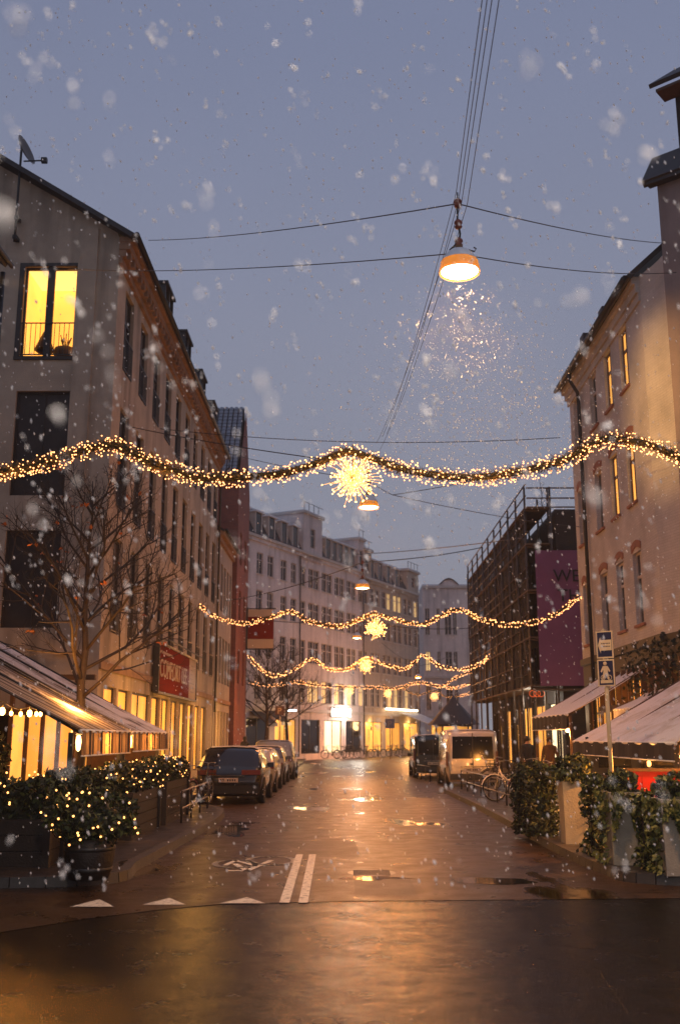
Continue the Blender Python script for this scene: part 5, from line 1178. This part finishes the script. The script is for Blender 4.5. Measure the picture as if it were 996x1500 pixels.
awning('near striped awning with a glowing valance on the left terrace', -4.05, -7.9, 15.7, 19.2, 1.93, 3.93, M_cvL, M_valL, .40, AW)
awning('farther striped awning with more snow, behind the bare tree', -4.05, -8.4, 19.5, 23.2, 1.93, 4.2, M_cvL2, M_valL, .38, AW)
# terrace pavilion behind the awnings: boarded wall with glazed strips
tp = empty('cafe_storefront', 'glazed wooden cafe front glowing yellow under the left awnings', 'cafe front', (-9.6, 23.8, .12)); g = MB(); gl = []
for k in range(15):
    x = k * .37; g.box((x - .045, -.05, 0), (x + .045, .07, 3.0 if k < 10 else 1.45), M_wood)
g.box((-.1, -.04, 0), (5.2, .05, .55), M_wood); g.box((-.1, -.06, 2.2), (3.75, .06, 2.35), M_wood); g.box((3.75, -.03, .56), (5.2, .04, 1.45), M_wood); g.box((-.1, -.06, 3.0), (3.75, .1, 3.12), M_wood); g.build('timber', tp)
for k in range(10):
    x = .05 + k * .37; g = MB(); g.box((x, -.0, .56), (x + .27, .02, 2.19), M_shop if k in (6, 8) else M_shopo if k % 2 else M_glass); g.build('pane', tp)
# string of big bulbs under the awning
sb = empty('festoon_lights', 'string of round bulbs hanging under the near left awning', 'festoon lights', PY(3, 1030, 20.))
g = MB(); O = sb.location.copy(); pts = [PY(x, y, 20.) - O for x, y in ((-30, 1020), (-12, 1026), (4, 1028), (18, 1036), (30, 1040), (44, 1036), (56, 1040), (60, 1039))]
g.tube(pts, .008, M_black, 4); g.build('cable', sb)
for x, y, r_ in ((4, 1042, .075), (17, 1045, .045), (31, 1046, .045), (44, 1045, .065), (54, 1046, .045), (60, 1046, .045), (-14, 1044, .06)):
    g = MB(); q = PY(x, y, 20.) - O; g.ball(q, r_, M_bulbbig, 10, (.8, .8, 1.1)); g.tube([q + Z * r_, q + Z * (r_ + .07)], .018, M_black, 5); g.build('bulb', sb)
lamp('terrace_light', (.4, -.3, -.1), 230, (1, .36, .06), .2, sb); lamp('terrace_light', (2.0, -1.8, -.05), 200, (1, .36, .06), .2, sb)
for i, (y0, n) in enumerate(((15.9, 6), (19.7, 5))):
    e_ = empty('valance_lights', ['row of glowing lamps inside the near valance', 'row of glowing lamps inside the farther valance'][i], 'lamp row', (-4.17, y0, 1.72), 0, 'lamp rows behind the awning valances')
    for k in range(n): g = MB(); g.lathe([(0, .12), (.03, .11), (.045, .02), (.03, -.1), (0, -.13)], M_bulbbig, 8, xf((0, .2 + k * (3.1 / n), 0))); g.build('bulb', e_)
    g = MB(); g.tube([(0, 0, .14), (0, 3.2, .14)], .01, M_black, 4); g.build('cable', e_); lamp('valance_glow', (-.15, 1.5, 0), 80, (1, .40, .09), .15, e_)
# dark round topiary inside the terrace and a chair
tb = empty('topiary_bush', 'dark rounded bush standing inside the left terrace', 'bush', (-6.35, 18.0, .12)); g = MB(); g.ball((0, 0, 1.05), .42, M_leafC, 10, (1, 1, 1.5)); leaves(g, 1700, ballfn((0, 0, 1.05), .5, rnd, (1, .9, 1.5)), .05, rnd, (M_leafC, M_leafC, M_leafA)); g.build('foliage', tb); g = MB(); g.lathe([(0, 0), (.2, 0), (.25, .35), (.22, .36), (0, .33)], M_dark, 14); g.build('pot', tb)
def chair(label, loc_, rz):
    t = empty('cafe_chair', label, 'chair', loc_, rz); g = MB(); g.box((-.21, -.21, .43), (.21, .21, .47), M_wood); g.build('seat', t)
    for sx in (-1, 1):
        for sy in (-1, 1): g = MB(); g.tube([(sx * .18, sy * .18, .43), (sx * .21, sy * .21, 0)], .014, M_dark, 6); g.build('leg', t)
    g = MB(); g.tube([(-.19, .19, .45), (-.19, .24, .78), (-.1, .26, .88), (.1, .26, .88), (.19, .24, .78), (.19, .19, .45)], .014, M_dark, 6); g.tube([(-.18, .235, .7), (.18, .235, .7)], .012, M_dark, 5); g.build('backrest', t); return t
chair('empty cafe chair with rounded back on the left terrace', (-6.3, 21.6, .12), .3)
ls = empty('fairy_lights', 'vertical string of small lights on the glazed left cafe front', 'fairy lights', (-6.25, 23.6, 2.2))
for k in range(13): g = MB(); g.ball((.02 * math.sin(k * 2.2), -.03, -k * .13), .026, M_bulb2, 6); g.build('bulb', ls)
g = MB(); g.tube([(0, 0, .1), (0, 0, -1.6)], .005, M_black, 4); g.build('cable', ls)
# ================================================================ right side: awnings
AR = 'awnings along the right pavement'
awning('snow covered awning with a dark blue valance, beyond the sign post', 6.0, XR, 28.1, 33.4, 2.45, 3.75, M_cvR, M_navy, .42, AR, True, M_wood)
awning('small snowy awning with a pale valance, half hidden behind the sign post', 7.15, XR, 25.0, 27.6, 2.55, 3.15, M_cvR, M_valw, .46, AR, False, M_wood)
awning('largest awning at the right frame edge, cream canvas streaked with snow', 5.15, XR - .03, 16.3, 23.6, 1.74, 3.45, M_cvR3, M_navy, .30, AR, True, M_wood)
for (x, y, z, r_, pw, lab) in ((6.05, 28.4, 2.02, .07, 170, 'small lamp glowing at the near end of the blue valance'), (7.5, 25.9, 2.28, .07, 110, 'left one of two lamps under the small snowy awning'), (7.9, 24.8, 2.45, .07, 90, 'right one of two lamps under the small snowy awning'), (5.45, 16.9, 1.50, .062, 420, 'bright bulb under the big awning near the right frame edge')):
    t = empty('terrace_lamp', lab, 'lamp', (x, y, z), 0, 'lamps under the right awnings'); g = MB(); g.ball((0, 0, 0), r_, M_bulbbig, 12); g.build('bulb', t); g = MB(); g.lathe([(0, .16), (.03, .16), (.05, r_ + .02), (.09, r_ * .5), (.085, r_ * .45), (.0, r_ + .01)], M_dark, 12); g.tube([(0, 0, .16), (0, 0, .32)], .006, M_dark, 4); g.build('fitting', t); lamp('lamp_light', (0, -.0, -r_ - .05), pw * 1.6, (1, .38, .07), .07, t)
# timber front of the restaurants below the right houses
tf = empty('cafe_storefront', 'timber restaurant front with lit openings under the right awnings', 'cafe front', (XR - .25, 24.6, .12)); g = MB()
for k in range(13): g.box((-.06, k * .66 - .05, 0), (.08, k * .66 + .05, 3.6), M_wood)
g.box((-.05, 0, 0), (.06, 8.1, .9), M_wood); g.box((-.06, 0, 2.5), (.09, 8.1, 2.64), M_wood); g.build('timber', tf)
for k in range(12): g = MB(); g.box((.02, k * .66 + .06, .95), (.04, k * .66 + .58, 2.45), M_shopo if k % 3 else M_glass); g.build('pane', tf)
rw = empty('bar_counter', 'red panelled outdoor bar counter under the big right awning', 'counter', (5.6, 21.0, .12)); M_redp = mat('red_gloss', (.42, .015, .012), .25, .2, 3)
g = MB(); g.box((0, 0, 0), (2.3, .5, 1.02), M_redp)
for k in range(8): g.box((k * .29 + .03, -.02, .08), (k * .29 + .26, -.002, .92), M_redp)
g.build('panels', rw); g = MB(); g.box((-.06, -.08, 1.022), (2.36, .56, 1.07), M_wood); g.build('counter_top', rw)
t = empty('candle_lanterns', 'two small glowing lanterns standing on the red counter', 'lantern', (6.1, 21.1, 1.2)); 
for k in range(2): g = MB(); g.ball((k * .7, 0, .09), .05, M_bulb2, 8, (1, 1, 1.3)); g.build('flame', t); g = MB(); g.lathe([(.07, 0), (.07, .02), (.0, .02)], M_dark, 10, xf((k * .7, 0, 0))); [g.tube([(k * .7 + .06 * a, .06 * b_, 0), (k * .7 + .06 * a, .06 * b_, .2)], .006, M_dark, 4) for a in (-1, 1) for b_ in (-1, 1)]; g.build('cage', t)
lamp('counter_glow', (.4, -.5, .6), 110, (1, .45, .15), .1, t)
# windscreen panel of navy canvas behind the counter
wsn = empty('side_screen', 'navy canvas side screen with clear panes behind the red counter', 'screen', (5.2, 22.6, .12)); g = MB(); g.box((0, 0, .9), (3.0, .03, 1.62), M_navy); g.box((0, -.02, 0), (.06, .05, 1.7), M_dark); g.build('canvas', wsn)
for k in range(3): g = MB(); g.box((.25 + k * .9, -.012, 1.05), (.95 + k * .9, -.004, 1.5), M_glass); g.build('pane', wsn)
# neon ring sign
nr = empty('neon_sign', 'dim orange neon sign of overlapping rings on the dark wall', 'neon sign', PX(786, 1016, XR - .4)); MN = emit('neon_red', (1, .16, .04), .55)
for k in (-1, 0, 1): g = MB(); g.tube([(k * .17 + .14 * math.cos(a * .35), 0, .13 * math.sin(a * .35)) for a in range(18)], .014, MN, 5, closed=True); g.build('ring', nr)
g = MB(); g.tube([(-.3, 0, .16), (.42, 0, .16)], .012, M_dark, 4); g.build('bracket', nr)
# ivy over the dark ground floor
iv = empty('ivy', 'dark ivy hanging over the ground floor of the right corner house', 'ivy', (XR - .1, 24.5, 3.0)); g = MB(); rn = random.Random(3)
def ivf():
    y = rn.uniform(-8, 4.2); z = rn.uniform(-.9 + .5 * math.sin(y * 1.7), 1.35 - .12 * abs(math.sin(y))); return Vector((rn.uniform(-.5, -.05) * (1 if z > -.4 else .4), y, z)), Vector((-1, 0, 0))
leaves(g, 2600, ivf, .07, rn, (M_leafC,), .5); g.build('foliage', iv)
# ---- right planters
def tubplant(label, px, py, wpx, hz, mt, seed, trail, bush, rot=0.):
    p = PZ(px, py, .12); rn = random.Random(seed); sc = (p - Vector((0, 0, EYE))).length / FPX; w = wpx * sc; t = empty('planter', label, 'planter', p + Vector((0, w / 2, 0)), rot, 'concrete planters on the right pavement')
    g = MB(); h = w / 2; q = h * .92
    g.add([(-q, -q, 0), (q, -q, 0), (q, q, 0), (-q, q, 0), (-h, -h, hz), (h, -h, hz), (h, h, hz), (-h, h, hz), (-h + .05, -h + .05, hz), (h - .05, -h + .05, hz), (h - .05, h - .05, hz), (-h + .05, h - .05, hz), (-h + .05, -h + .05, hz - .08), (h - .05, -h + .05, hz - .08), (h - .05, h - .05, hz - .08), (-h + .05, h - .05, hz - .08)],
          [(0, 3, 2, 1), (0, 1, 5, 4), (1, 2, 6, 5), (2, 3, 7, 6), (3, 0, 4, 7), (4, 5, 9, 8), (5, 6, 10, 9), (6, 7, 11, 10), (7, 4, 8, 11), (8, 9, 13, 12), (9, 10, 14, 13), (10, 11, 15, 14), (11, 8, 12, 15), (12, 13, 14, 15)], mt)
    g.build('box', t)
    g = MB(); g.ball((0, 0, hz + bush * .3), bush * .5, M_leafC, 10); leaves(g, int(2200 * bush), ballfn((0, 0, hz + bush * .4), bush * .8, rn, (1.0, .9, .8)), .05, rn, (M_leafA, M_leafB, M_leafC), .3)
    if trail:
        def tf_():
            s = rn.choice(trail); z = hz - abs(rn.gauss(0, .38)) * (1 if rn.random() < .8 else 1.6); z = max(z, .04); o_ = rn.uniform(.01, .10)
            if s == 'R': return Vector((h + o_, rn.uniform(-h, h), z)), Vector((1, 0, 0))
            if s == 'L': return Vector((-h - o_, rn.uniform(-h, h), z)), Vector((-1, 0, 0))
            x = rn.uniform(-h, h); return Vector((x, -h - o_, max(z, hz * (.35 + .5 * abs(math.sin(x * 9 + seed)))))), Vector((0, -1, 0))
        leaves(g, 900, tf_, .05, rn, (M_leafA, M_leafB, M_leafB), .8)
    g.build('foliage', t); return t
M_concy = mat('pale_concrete', (.42, .34, .22), .75, .15, 4, .3)
tubplant('pale square planter with a bare front face and a low bush', 847, 1237, 36, .98, M_concy, 1, 'R', .40)
tubplant('grey square planter with trailing ivy, second from the corner', 922, 1268, 47, .95, M_concrete, 2, 'RLF', .27, .05)
tubplant('grey planter cut by the right frame edge, nearest on the right', 1004, 1284, 52, .92, M_concrete, 3, 'LF', .30)
def ivyblock(label, px0, px1, pyb, z, depth, seed, tall=0., mats=(M_leafA, M_leafB, M_leafC)):
    a = PZ(px0, pyb, .12); b_ = PZ(px1, pyb, .12); rn = random.Random(seed); w = b_.x - a.x; t = empty('ivy_hedge', label, 'hedge', ((a.x + b_.x) / 2, a.y + depth / 2, .12), 0, 'ivy hedges on the right pavement')
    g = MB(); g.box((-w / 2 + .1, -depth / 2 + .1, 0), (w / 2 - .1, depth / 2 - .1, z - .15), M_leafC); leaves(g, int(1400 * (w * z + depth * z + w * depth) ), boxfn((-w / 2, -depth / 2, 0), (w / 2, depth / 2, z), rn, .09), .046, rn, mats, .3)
    if tall: leaves(g, 1500, ballfn((0, 0, z + tall * .2), tall, rn, (w / 2 / tall * 1.1, depth / 2 / tall, .9)), .05, rn, mats)
    g.build('foliage', t); g = MB()
    for sx in (-1, 1): g.tube([(sx * w * .3, 0, 0), (sx * w * .3, 0, z * .7)], .02, M_wooddk, 5)
    g.build('stems', t); return t
ivyblock('tall ivy hedge left of the pale planter', 772, 818, 1226, .98, 1.5, 5, .22, (M_leafC, M_leafA, M_leafC))
ivyblock('narrow ivy column between the pale planter and the grey one', 871, 893, 1256, 1.0, .6, 6, .12)
ivyblock('ivy column between the two grey planters at the right edge', 950, 970, 1276, .92, .5, 7, .0, (M_leafC, M_leafA, M_leafB))
0 and ivyblock('wide dark shrub mass behind the grey planters', 905, 960, 1222, 1.12, .9, 8, .18, (M_leafC, M_leafA, M_leafC))
ivyblock('dark climbing shrub behind the pale planter', 836, 866, 1205, 1.02, 1.0, 9, .15, (M_leafC, M_leafA, M_leafB))
# ---- sign post
sp_ = PY(896, 1150, 16.6); spt = empty('sign_post', 'pale steel sign post with two blue and white plates, among the right planters', 'sign post', (sp_.x, 16.6, .12)); ztop = PY(880, 924, 16.6).z - .12
g = MB(); M_pole = mat('pole_cream', (.50, .42, .28), .5, .1, 5); g.tube([(0, 0, 0), (0, 0, ztop)], .034, M_pole, 10); g.ball((0, 0, ztop), .034, M_pole, 8); g.build('pole', spt)
M_blue = mat('sign_blue', (.015, .020, .075), .4, .1, 3); M_sgy = mat('sign_white', (.66, .54, .36), .5, .05, 3)
h_ = ztop
def mkplate(z0, z1, label, deco):
    g = MB(); w = .145; g.box((-w, -.012, z0), (w, .0, z1), M_blue)
    for a, b_ in (((-w, z0), (w, z0 + .022)), ((-w, z1 - .022), (w, z1)), ((-w, z0 + .022), (-w + .022, z1 - .022)), ((w - .022, z0 + .022), (w, z1 - .022))): g.box((a[0], -.017, a[1]), (b_[0], -.0125, b_[1]), M_sgy)
    deco(g, z0, z1); o = g.build('sign_plate', spt, label=label); o.matrix_local = xf((0, -.05, 0), R(-38)); return o
def d_arrow(g, z0, z1):
    zc = (z0 + z1) / 2 - .01; g.prism([(-.115, zc), (-.07, zc + .13), (-.07, zc + .085), (.115, zc + .085), (.115, zc - .085), (-.07, zc - .085), (-.07, zc - .13)][::-1], .005, M_sgy, xf((0, -.018, 0)))
    for k in range(2):
        for q in range(6): g.box((-.055 + q * .026, -.0205, zc + .02 - k * .05), (-.038 + q * .026, -.0185, zc + .035 - k * .05), M_blue)
def d_ped(g, z0, z1):
    zc = z0 + .24; y = -.016
    g.lathe([(0, 0), (.032, 0), (.032, .004), (0, .004)], M_sgy, 14, xf((-.01, y, zc + .125), 0, R(90)))
    g.prism([(-.05, zc + .085), (.03, zc + .085), (.075, zc), (.05, zc - .01), (.03, zc + .03), (.03, zc - .02), (.055, zc - .12), (.02, zc - .12), (-.01, zc - .04), (-.04, zc - .12), (-.075, zc - .12), (-.045, zc - .01), (-.045, zc + .03), (-.075, zc - .02), (-.095, zc)][::-1], .004, M_sgy, xf((0, y - .002, 0)))
    for cx_ in (-.055, .055): g.tube([(cx_ + .036 * math.cos(a * .5236), y - .004, zc - .10 + .036 * math.sin(a * .5236)) for a in range(12)], .006, M_sgy, 4, closed=True)
    g.box((-.10, y - .003, z0 + .05), (.10, y, z0 + .10), M_sgy)
mkplate(h_ - .45, h_ - .01, 'blue plate with a white arrow pointing left', d_arrow); mkplate(h_ - .90, h_ - .47, 'blue plate with a white walking figure and cycle', d_ped)
o = None
g = MB(); g.box((-.012, .0, 0), (.012, .24, .36), M_sgy); o = g.build('sign_plate', spt, label='thin plate seen edge on behind the others'); o.matrix_local = xf((.06, .03, h_ - .93), R(-8))
# ---- parking signs and distant lamp
def psign(label, px, py, Y, w, group, col):
    p = PY(px, py, Y); t = empty('parking_sign', label, 'sign', (p.x, Y, .12), 0, group); z = p.z - .12; g = MB(); g.tube([(0, .05, 0), (0, .05, z + w / 2)], .04, M_steel, 6); g.build('pole', t)
    g = MB(); g.box((-w / 2, -.02, z - w / 2), (w / 2, .02, z + w / 2), col); g.build('plate', t); text('P', t, MF((-w * .27, -.03, z - w * .32)), w * .9, M_signw); return t
psign('dark parking sign with a pale P on the left pavement', 410, 1041, 60., .52, 'parking signs', mat('sign_maroon', (.05, .02, .03), .5)); psign('bluish parking sign with a P beside the far cafe', 571, 1060, 84., .75, 'parking signs', mat('sign_greyblue', (.16, .17, .26), .5))
p = PY(428, 1041, 66.); t = empty('wall_lamp', 'small cold white lamp box beside the dark parking sign', 'lamp', p, 0); g = MB(); g.box((-.28, -.06, -.07), (.28, .06, .07), emit('cold_white', (.95, .97, 1), 6)); g.build('tube', t); g = MB(); g.box((-.30, -.07, .072), (.30, .07, .1), M_dark); g.tube([(0, 0, .1), (0, 0, .4), (-.9, 0, .5)], .02, M_dark, 5); g.build('bracket', t)
# ---- far cafe awning, light strip and kiosk
fa = A_ + UR * tpx(583); fb2 = A_ + UR * tpx(612)
e_ = empty('awning', 'large white sloping awning in front of the far cafe', 'awning', (fa.x, fa.y, 0), math.atan2(UR.y, UR.x), 'far awnings'); W_ = (fb2 - fa).length; g = MB()
roofslab(g, [(0, -.2, 4.3), (W_, -.2, 4.3), (W_ - 1, -5.6, 2.2), (1.2, -5.6, 2.2)], M_cvw, .04); g.build('canopy', e_); g = MB(); g.box((1.2, -5.66, 1.9), (W_ - 1, -5.62, 2.2), M_valw); g.build('valance', e_); g = MB()
for x in (1.4, W_ - 1.2): g.tube([(x, -5.5, .12), (x, -5.5, 2.2)], .05, M_dark, 6)
g.build('poles', e_)
ls = empty('light_strip', 'bright strip of white lights along the top of the far cafe awning', 'light strip', (fa.x, fa.y, 4.6), math.atan2(UR.y, UR.x)); g = MB(); g.box((-4, -.3, 0), (W_ * .95, -.22, .08), M_black); g.build('rail', ls); g = MB()
for k in range(26): g.ball((-3.8 + k * (W_ + 3) / 26, -.3, -.02), .12, M_bulbbig if False else emit('strip_white', (1, .78, .5), 7), 6)
g.build('bulbs', ls, kind='stuff')
fl = empty('fairy_lights', 'scattered warm lights in the windows of the far cafe', 'fairy lights', (fa.x, fa.y, 1)); rn = random.Random(2)
for k in range(60): q = A_ + UR * (tpx(572) + rn.uniform(0, 14)) - NR * rn.uniform(.3, 5.0) + Z * rn.uniform(.9, 3.4) - fl.location; obj('bulb', BBM, fl, loc=q).scale = (2.6,) * 3
for i, (pa_, pb_, sz) in enumerate(((366, 383, 2.9), (388, 403, 3.0))):
    q0 = A_ + UR * tpx(pa_); e_ = empty('awning', ['dark folded awning over the lit shop beside the brick house', 'dark awning over the shop window behind the bare tree'][i], 'awning', (q0.x, q0.y, sz), math.atan2(UR.y, UR.x), 'far awnings'); L_ = (A_ + UR * tpx(pb_) - q0).length; g = MB(); roofslab(g, [(0, -.05, .9), (L_, -.05, .9), (L_, -1.5, 0), (0, -1.5, 0)], M_base, .03); g.build('canopy', e_); g = MB(); g.box((0, -1.53, -.25), (L_, -1.505, 0), M_valw); g.build('valance', e_)
kx = PY(665, 1080, 74.); kk = empty('kiosk', 'small kiosk with a pointed dark roof and lit amber windows, end of the street', 'kiosk', (kx.x, 74, .12)); kh = PY(665, 1048, 74.).z
g = MB(); g.lathe([(0, 0), (1.35, 0), (1.35, 1.0), (1.3, 1.02)], M_wooddk, 8); g.lathe([(1.35, 2.5), (1.35, 2.75), (0, 2.75)], M_wooddk, 8)
for k in range(8): a = R(45 * k); g.box((-.06, -.06, 1), (.06, .06, 2.55), M_wooddk, xf((1.28 * math.cos(a), 1.28 * math.sin(a), 0)))
g.build('walls', kk)
for k in range(8):
    a = R(45 * k + 22.5); g = MB(); g.box((-.012, -.40, 1.05), (.012, .40, 2.45), M_shopo if k % 2 else M_shop, xf((1.14 * math.cos(a), 1.14 * math.sin(a), 0), a)); g.build('pane', kk)
g = MB(); g.lathe([(1.9, 2.6), (1.5, 2.95), (.9, 3.6), (.35, 4.2), (0, 4.7)], M_roof, 8); g.lathe([(1.9, 2.6), (0, 2.72)], M_wooddk, 8); g.build('roof', kk)
# ---- people (skinned figures)
M_coat = {}
def person(label, loc_, rz, h, coat, legs, hair, walk=.12, group='people by the right shop'):
    s = h / 1.75; V = {}; vs = []; rs = []; es = []
    def v(p, r): vs.append(Vector(p) * s); rs.append(r * s); return len(vs) - 1
    def e(a, b_): es.append((a, b_))
    pel = v((0, 0, .96), .15); wa = v((0, 0, 1.12), .135); ch = v((0, .01, 1.32), .165); sh = v((0, .0, 1.44), .11); nk = v((0, -.01, 1.52), .052); hd = v((0, -.02, 1.62), .085); ht = v((0, -.01, 1.70), .08)
    for a, b_ in ((pel, wa), (wa, ch), (ch, sh), (sh, nk), (nk, hd), (hd, ht)): e(a, b_)
    for q, sx in enumerate((-1, 1)):
        st = walk * (1 if q else -1)
        hp = v((sx * .09, 0, .88), .10); kn = v((sx * .10, -st * .6, .50), .062); an = v((sx * .10, st * .5, .09), .042); to = v((sx * .11, st * .5 - .15, .04), .035); e(pel, hp); e(hp, kn); e(kn, an); e(an, to)
        so_ = v((sx * .18, 0, 1.41), .075); el = v((sx * .25, .03 + st * .3, 1.14), .052); wr = v((sx * .24, -.10 + st * .6, .93), .036); hn = v((sx * .235, -.13 + st * .65, .85), .038); e(sh, so_); e(so_, el); e(el, wr); e(wr, hn)
    me = bpy.data.meshes.new('person_skin'); me.from_pydata(vs, es, []); o = bpy.data.objects.new('tmp', me); COL.objects.link(o); sk = o.modifiers.new('s', 'SKIN'); 
    for i, r_ in enumerate(rs): me.skin_vertices[0].data[i].radius = (r_, r_)
    me.skin_vertices[0].data[0].use_root = True
    ss = o.modifiers.new('u', 'SUBSURF'); ss.levels = 2; ss.render_levels = 2
    dg = bpy.context.evaluated_depsgraph_get(); nm = bpy.data.meshes.new_from_object(o.evaluated_get(dg)); bpy.data.objects.remove(o)
    M_skin = mat('skin', (.45, .27, .20), .6, .05, 3)
    nm.materials.clear()
    for m_ in (coat, legs, M_skin, M_black): nm.materials.append(m_)
    for p_ in nm.polygons:
        c = p_.center / s; p_.use_smooth = True
        p_.material_index = 2 if (c.z > 1.51 or (c.z < .92 and abs(c.x) > .19)) else 0 if c.z > .80 else 1 if c.z > .12 else 3
    t = obj('person', nm, None, label, 'person', group); t.location = loc_; t.rotation_euler = (0, 0, rz)
    g = MB(); g.ball((0, .0, 1.665 * s), .115 * s, hair, 12, (.95, 1.0, 1.0)); g.ball((0, .05 * s, 1.58 * s), .10 * s, hair, 10, (.9, .7, 1.1)); g.build('hair', t)
    g = MB()
    for sx in (-1, 1): g.ball((sx * .03 * s, -.105 * s, 1.63 * s), .011 * s, M_black, 6)
    g.ball((0, -.118 * s, 1.60 * s), .016 * s, M_skin, 6, (.8, 1, 1.4)); g.build('face_features', t)
    g = MB(); g.lathe([(.20 * s, .72 * s), (.19 * s, .95 * s), (.165 * s, 1.12 * s), (.19 * s, 1.3 * s), (.14 * s, 1.45 * s), (.06 * s, 1.52 * s)], coat, 16, Matrix.Diagonal((1, .78, 1, 1))); g.build('coat', t)
    return t
c1_, c2_, c3_ = mat('coat_dark', (.02, .018, .022), .8), mat('coat_brown', (.09, .045, .03), .8), mat('trousers_dark', (.015, .015, .02), .8); hr1, hr2 = mat('hair_dark', (.015, .010, .008), .6), mat('hair_brown', (.06, .03, .015), .6)
person('person in a dark coat before the bright shop, left of the pair', (6.35, 36.6, .12), R(20), 1.72, c1_, c3_, hr1); person('person in a brown coat walking behind the tall ivy hedge', (6.55, 33.6, .12), R(-30), 1.70, c2_, c3_, hr2)
person('distant person in dark clothes beyond the black car roof', (-5.35, 54.5, .12), R(160), 1.75, c1_, c3_, hr1, group='people on the left pavement')
# ---- right shop front light under the scaffold
lamp('shop_spill', (X7 + .2, Y7 + 2.5, 3.2), 140, (1, .9, .75), .4); lamp('shop_spill', (X7 + .4, 37.5, 2.6), 60, (1, .7, .4), .3)
for y in (29.5, 36, 43.5, 50.5): lamp('shop_spill', (XL + 1.3, y, 2.1), 150, (1, .46, .09), .5)
q = A_ + UR * tpx(560) - NR * 2.5; lamp('shop_spill', (q.x, q.y, 3), 250, (1, .55, .2), .5); q = A_ + UR * tpx(400) - NR * 2.5; lamp('shop_spill', (q.x, q.y, 3), 120, (1, .6, .25), .5)
# added, unseen flood light that makes the yellow patch on the rounded corner
fp = Vector((XL + .3, 14.2, 8.8)); fl_ = empty('added_flood_light', 'added flood light out of view on the near left house, throwing the corner patch', 'flood light', fp, 0); tgt = Vector((XR + .2, 25.6, 10.6)); dv = (tgt - fp).normalized()
g = MB(); g.box((-.12, -.12, -.10), (.12, .10, .10), M_dark); g.tube([(-.3, 0, -.1), (0, 0, 0)], .03, M_dark, 6); g.build('housing', fl_)
lamp('flood', (.22, .2, 0), 15000, (1, .52, .14), .03, fl_, spot=19, aim=(.22 + dv.x, .2 + dv.y, dv.z), blend=1.)  # spot added to turn the rounded corner yellow
# ---- snowfall
m, t, b = principled('snowflake'); b.inputs['Base Color'].default_value = (.9, .9, .92, 1); b.inputs['Roughness'].default_value = .8
tl = t.nodes.new('ShaderNodeBsdfTranslucent'); tl.inputs[0].default_value = (.9, .9, .92, 1); mx_ = t.nodes.new('ShaderNodeMixShader'); mx_.inputs[0].default_value = .5
t.links.new(b.outputs[0], mx_.inputs[1]); t.links.new(tl.outputs[0], mx_.inputs[2]); t.links.new(mx_.outputs[0], t.nodes['Material Output'].inputs[0])
rn = random.Random(99); g = MB()
def flake(p, r, near=False):
    d = Vector((.30 + rn.gauss(0, .14), rn.gauss(0, .1), -1)).normalized()
    for q in range(rn.choice((2, 3, 4)) if near else 1):
        c0 = p + (d * rn.gauss(0, r * 2.6) + Vector((rn.gauss(0, 1), rn.gauss(0, 1), 0)) * r * .9 if near else Vector()); rr = r * (rn.uniform(.45, 1) if near else 1)
        a = d.cross(Vector((rn.gauss(0, 1), rn.gauss(0, 1), .1))).normalized(); c = d.cross(a); L_ = rn.uniform(1.1, 2.3)
        vs = [c0 + d * rr * L_, c0 - d * rr * L_, c0 + a * rr, c0 - a * rr, c0 + c * rr * .8, c0 - c * rr * .8]; g.add(vs, [(0, 2, 4), (0, 4, 3), (0, 3, 5), (0, 5, 2), (1, 4, 2), (1, 3, 4), (1, 5, 3), (1, 2, 5)], m)
def infrust(y, mar=.06):
    px = rn.uniform(-996 * mar, 996 * (1 + mar)); py = rn.uniform(-1500 * mar, 1300); return PY(px, py, y)
for n_, ya, yb, ra, rb in ((60, .8, 1.8, .003, .007), (560, 1.8, 4.5, .003, .008), (3000, 4.5, 11, .0045, .010), (3600, 10, 24, .005, .009), (5200, 24, 60, .009, .016)):
    for _ in range(n_):
        p = infrust(rn.uniform(ya ** 2, yb ** 2) ** .5)
        if p.y < 5 and p.z < EYE + p.y * .12 and rn.random() < .8: continue
        if .15 < p.z < (30 if p.y < 11 else 8.5): flake(p, rn.uniform(ra, rb), p.y < 5)
for _ in range(4000):            # extra flakes packed in a cone to imitate the nearest lamp's lit beam
    dep = rn.random() ** .62 * 2.9; w_ = .16 + .36 * dep; q = L1.location + Vector((.10 * dep + rn.gauss(0, w_), rn.gauss(0, w_), -.03 - dep)); flake(q, rn.uniform(.003, .0075) * (.55 if dep < .5 else 1))
g.build('snowfall', label='snowflakes falling all over the street, with extra ones packed in the light below the nearest lamp', cat='snow', kind='stuff')

# ---- snowy air
m = bpy.data.materials.new('snow_haze'); m.use_nodes = True; t = m.node_tree; t.nodes.clear(); o_ = t.nodes.new('ShaderNodeOutputMaterial'); v_ = t.nodes.new('ShaderNodeVolumePrincipled')
v_.inputs['Color'].default_value = (.86, .86, .92, 1); v_.inputs['Density'].default_value = .0009; v_.inputs['Anisotropy'].default_value = .2; t.links.new(v_.outputs[0], o_.inputs['Volume'])
g = MB(); g.box((-60, -20, -1), (75, 150, 26), m); g.build('haze', kind='stuff')
SC.cycles.volume_bounces = 0; SC.cycles.volume_step_rate = 4
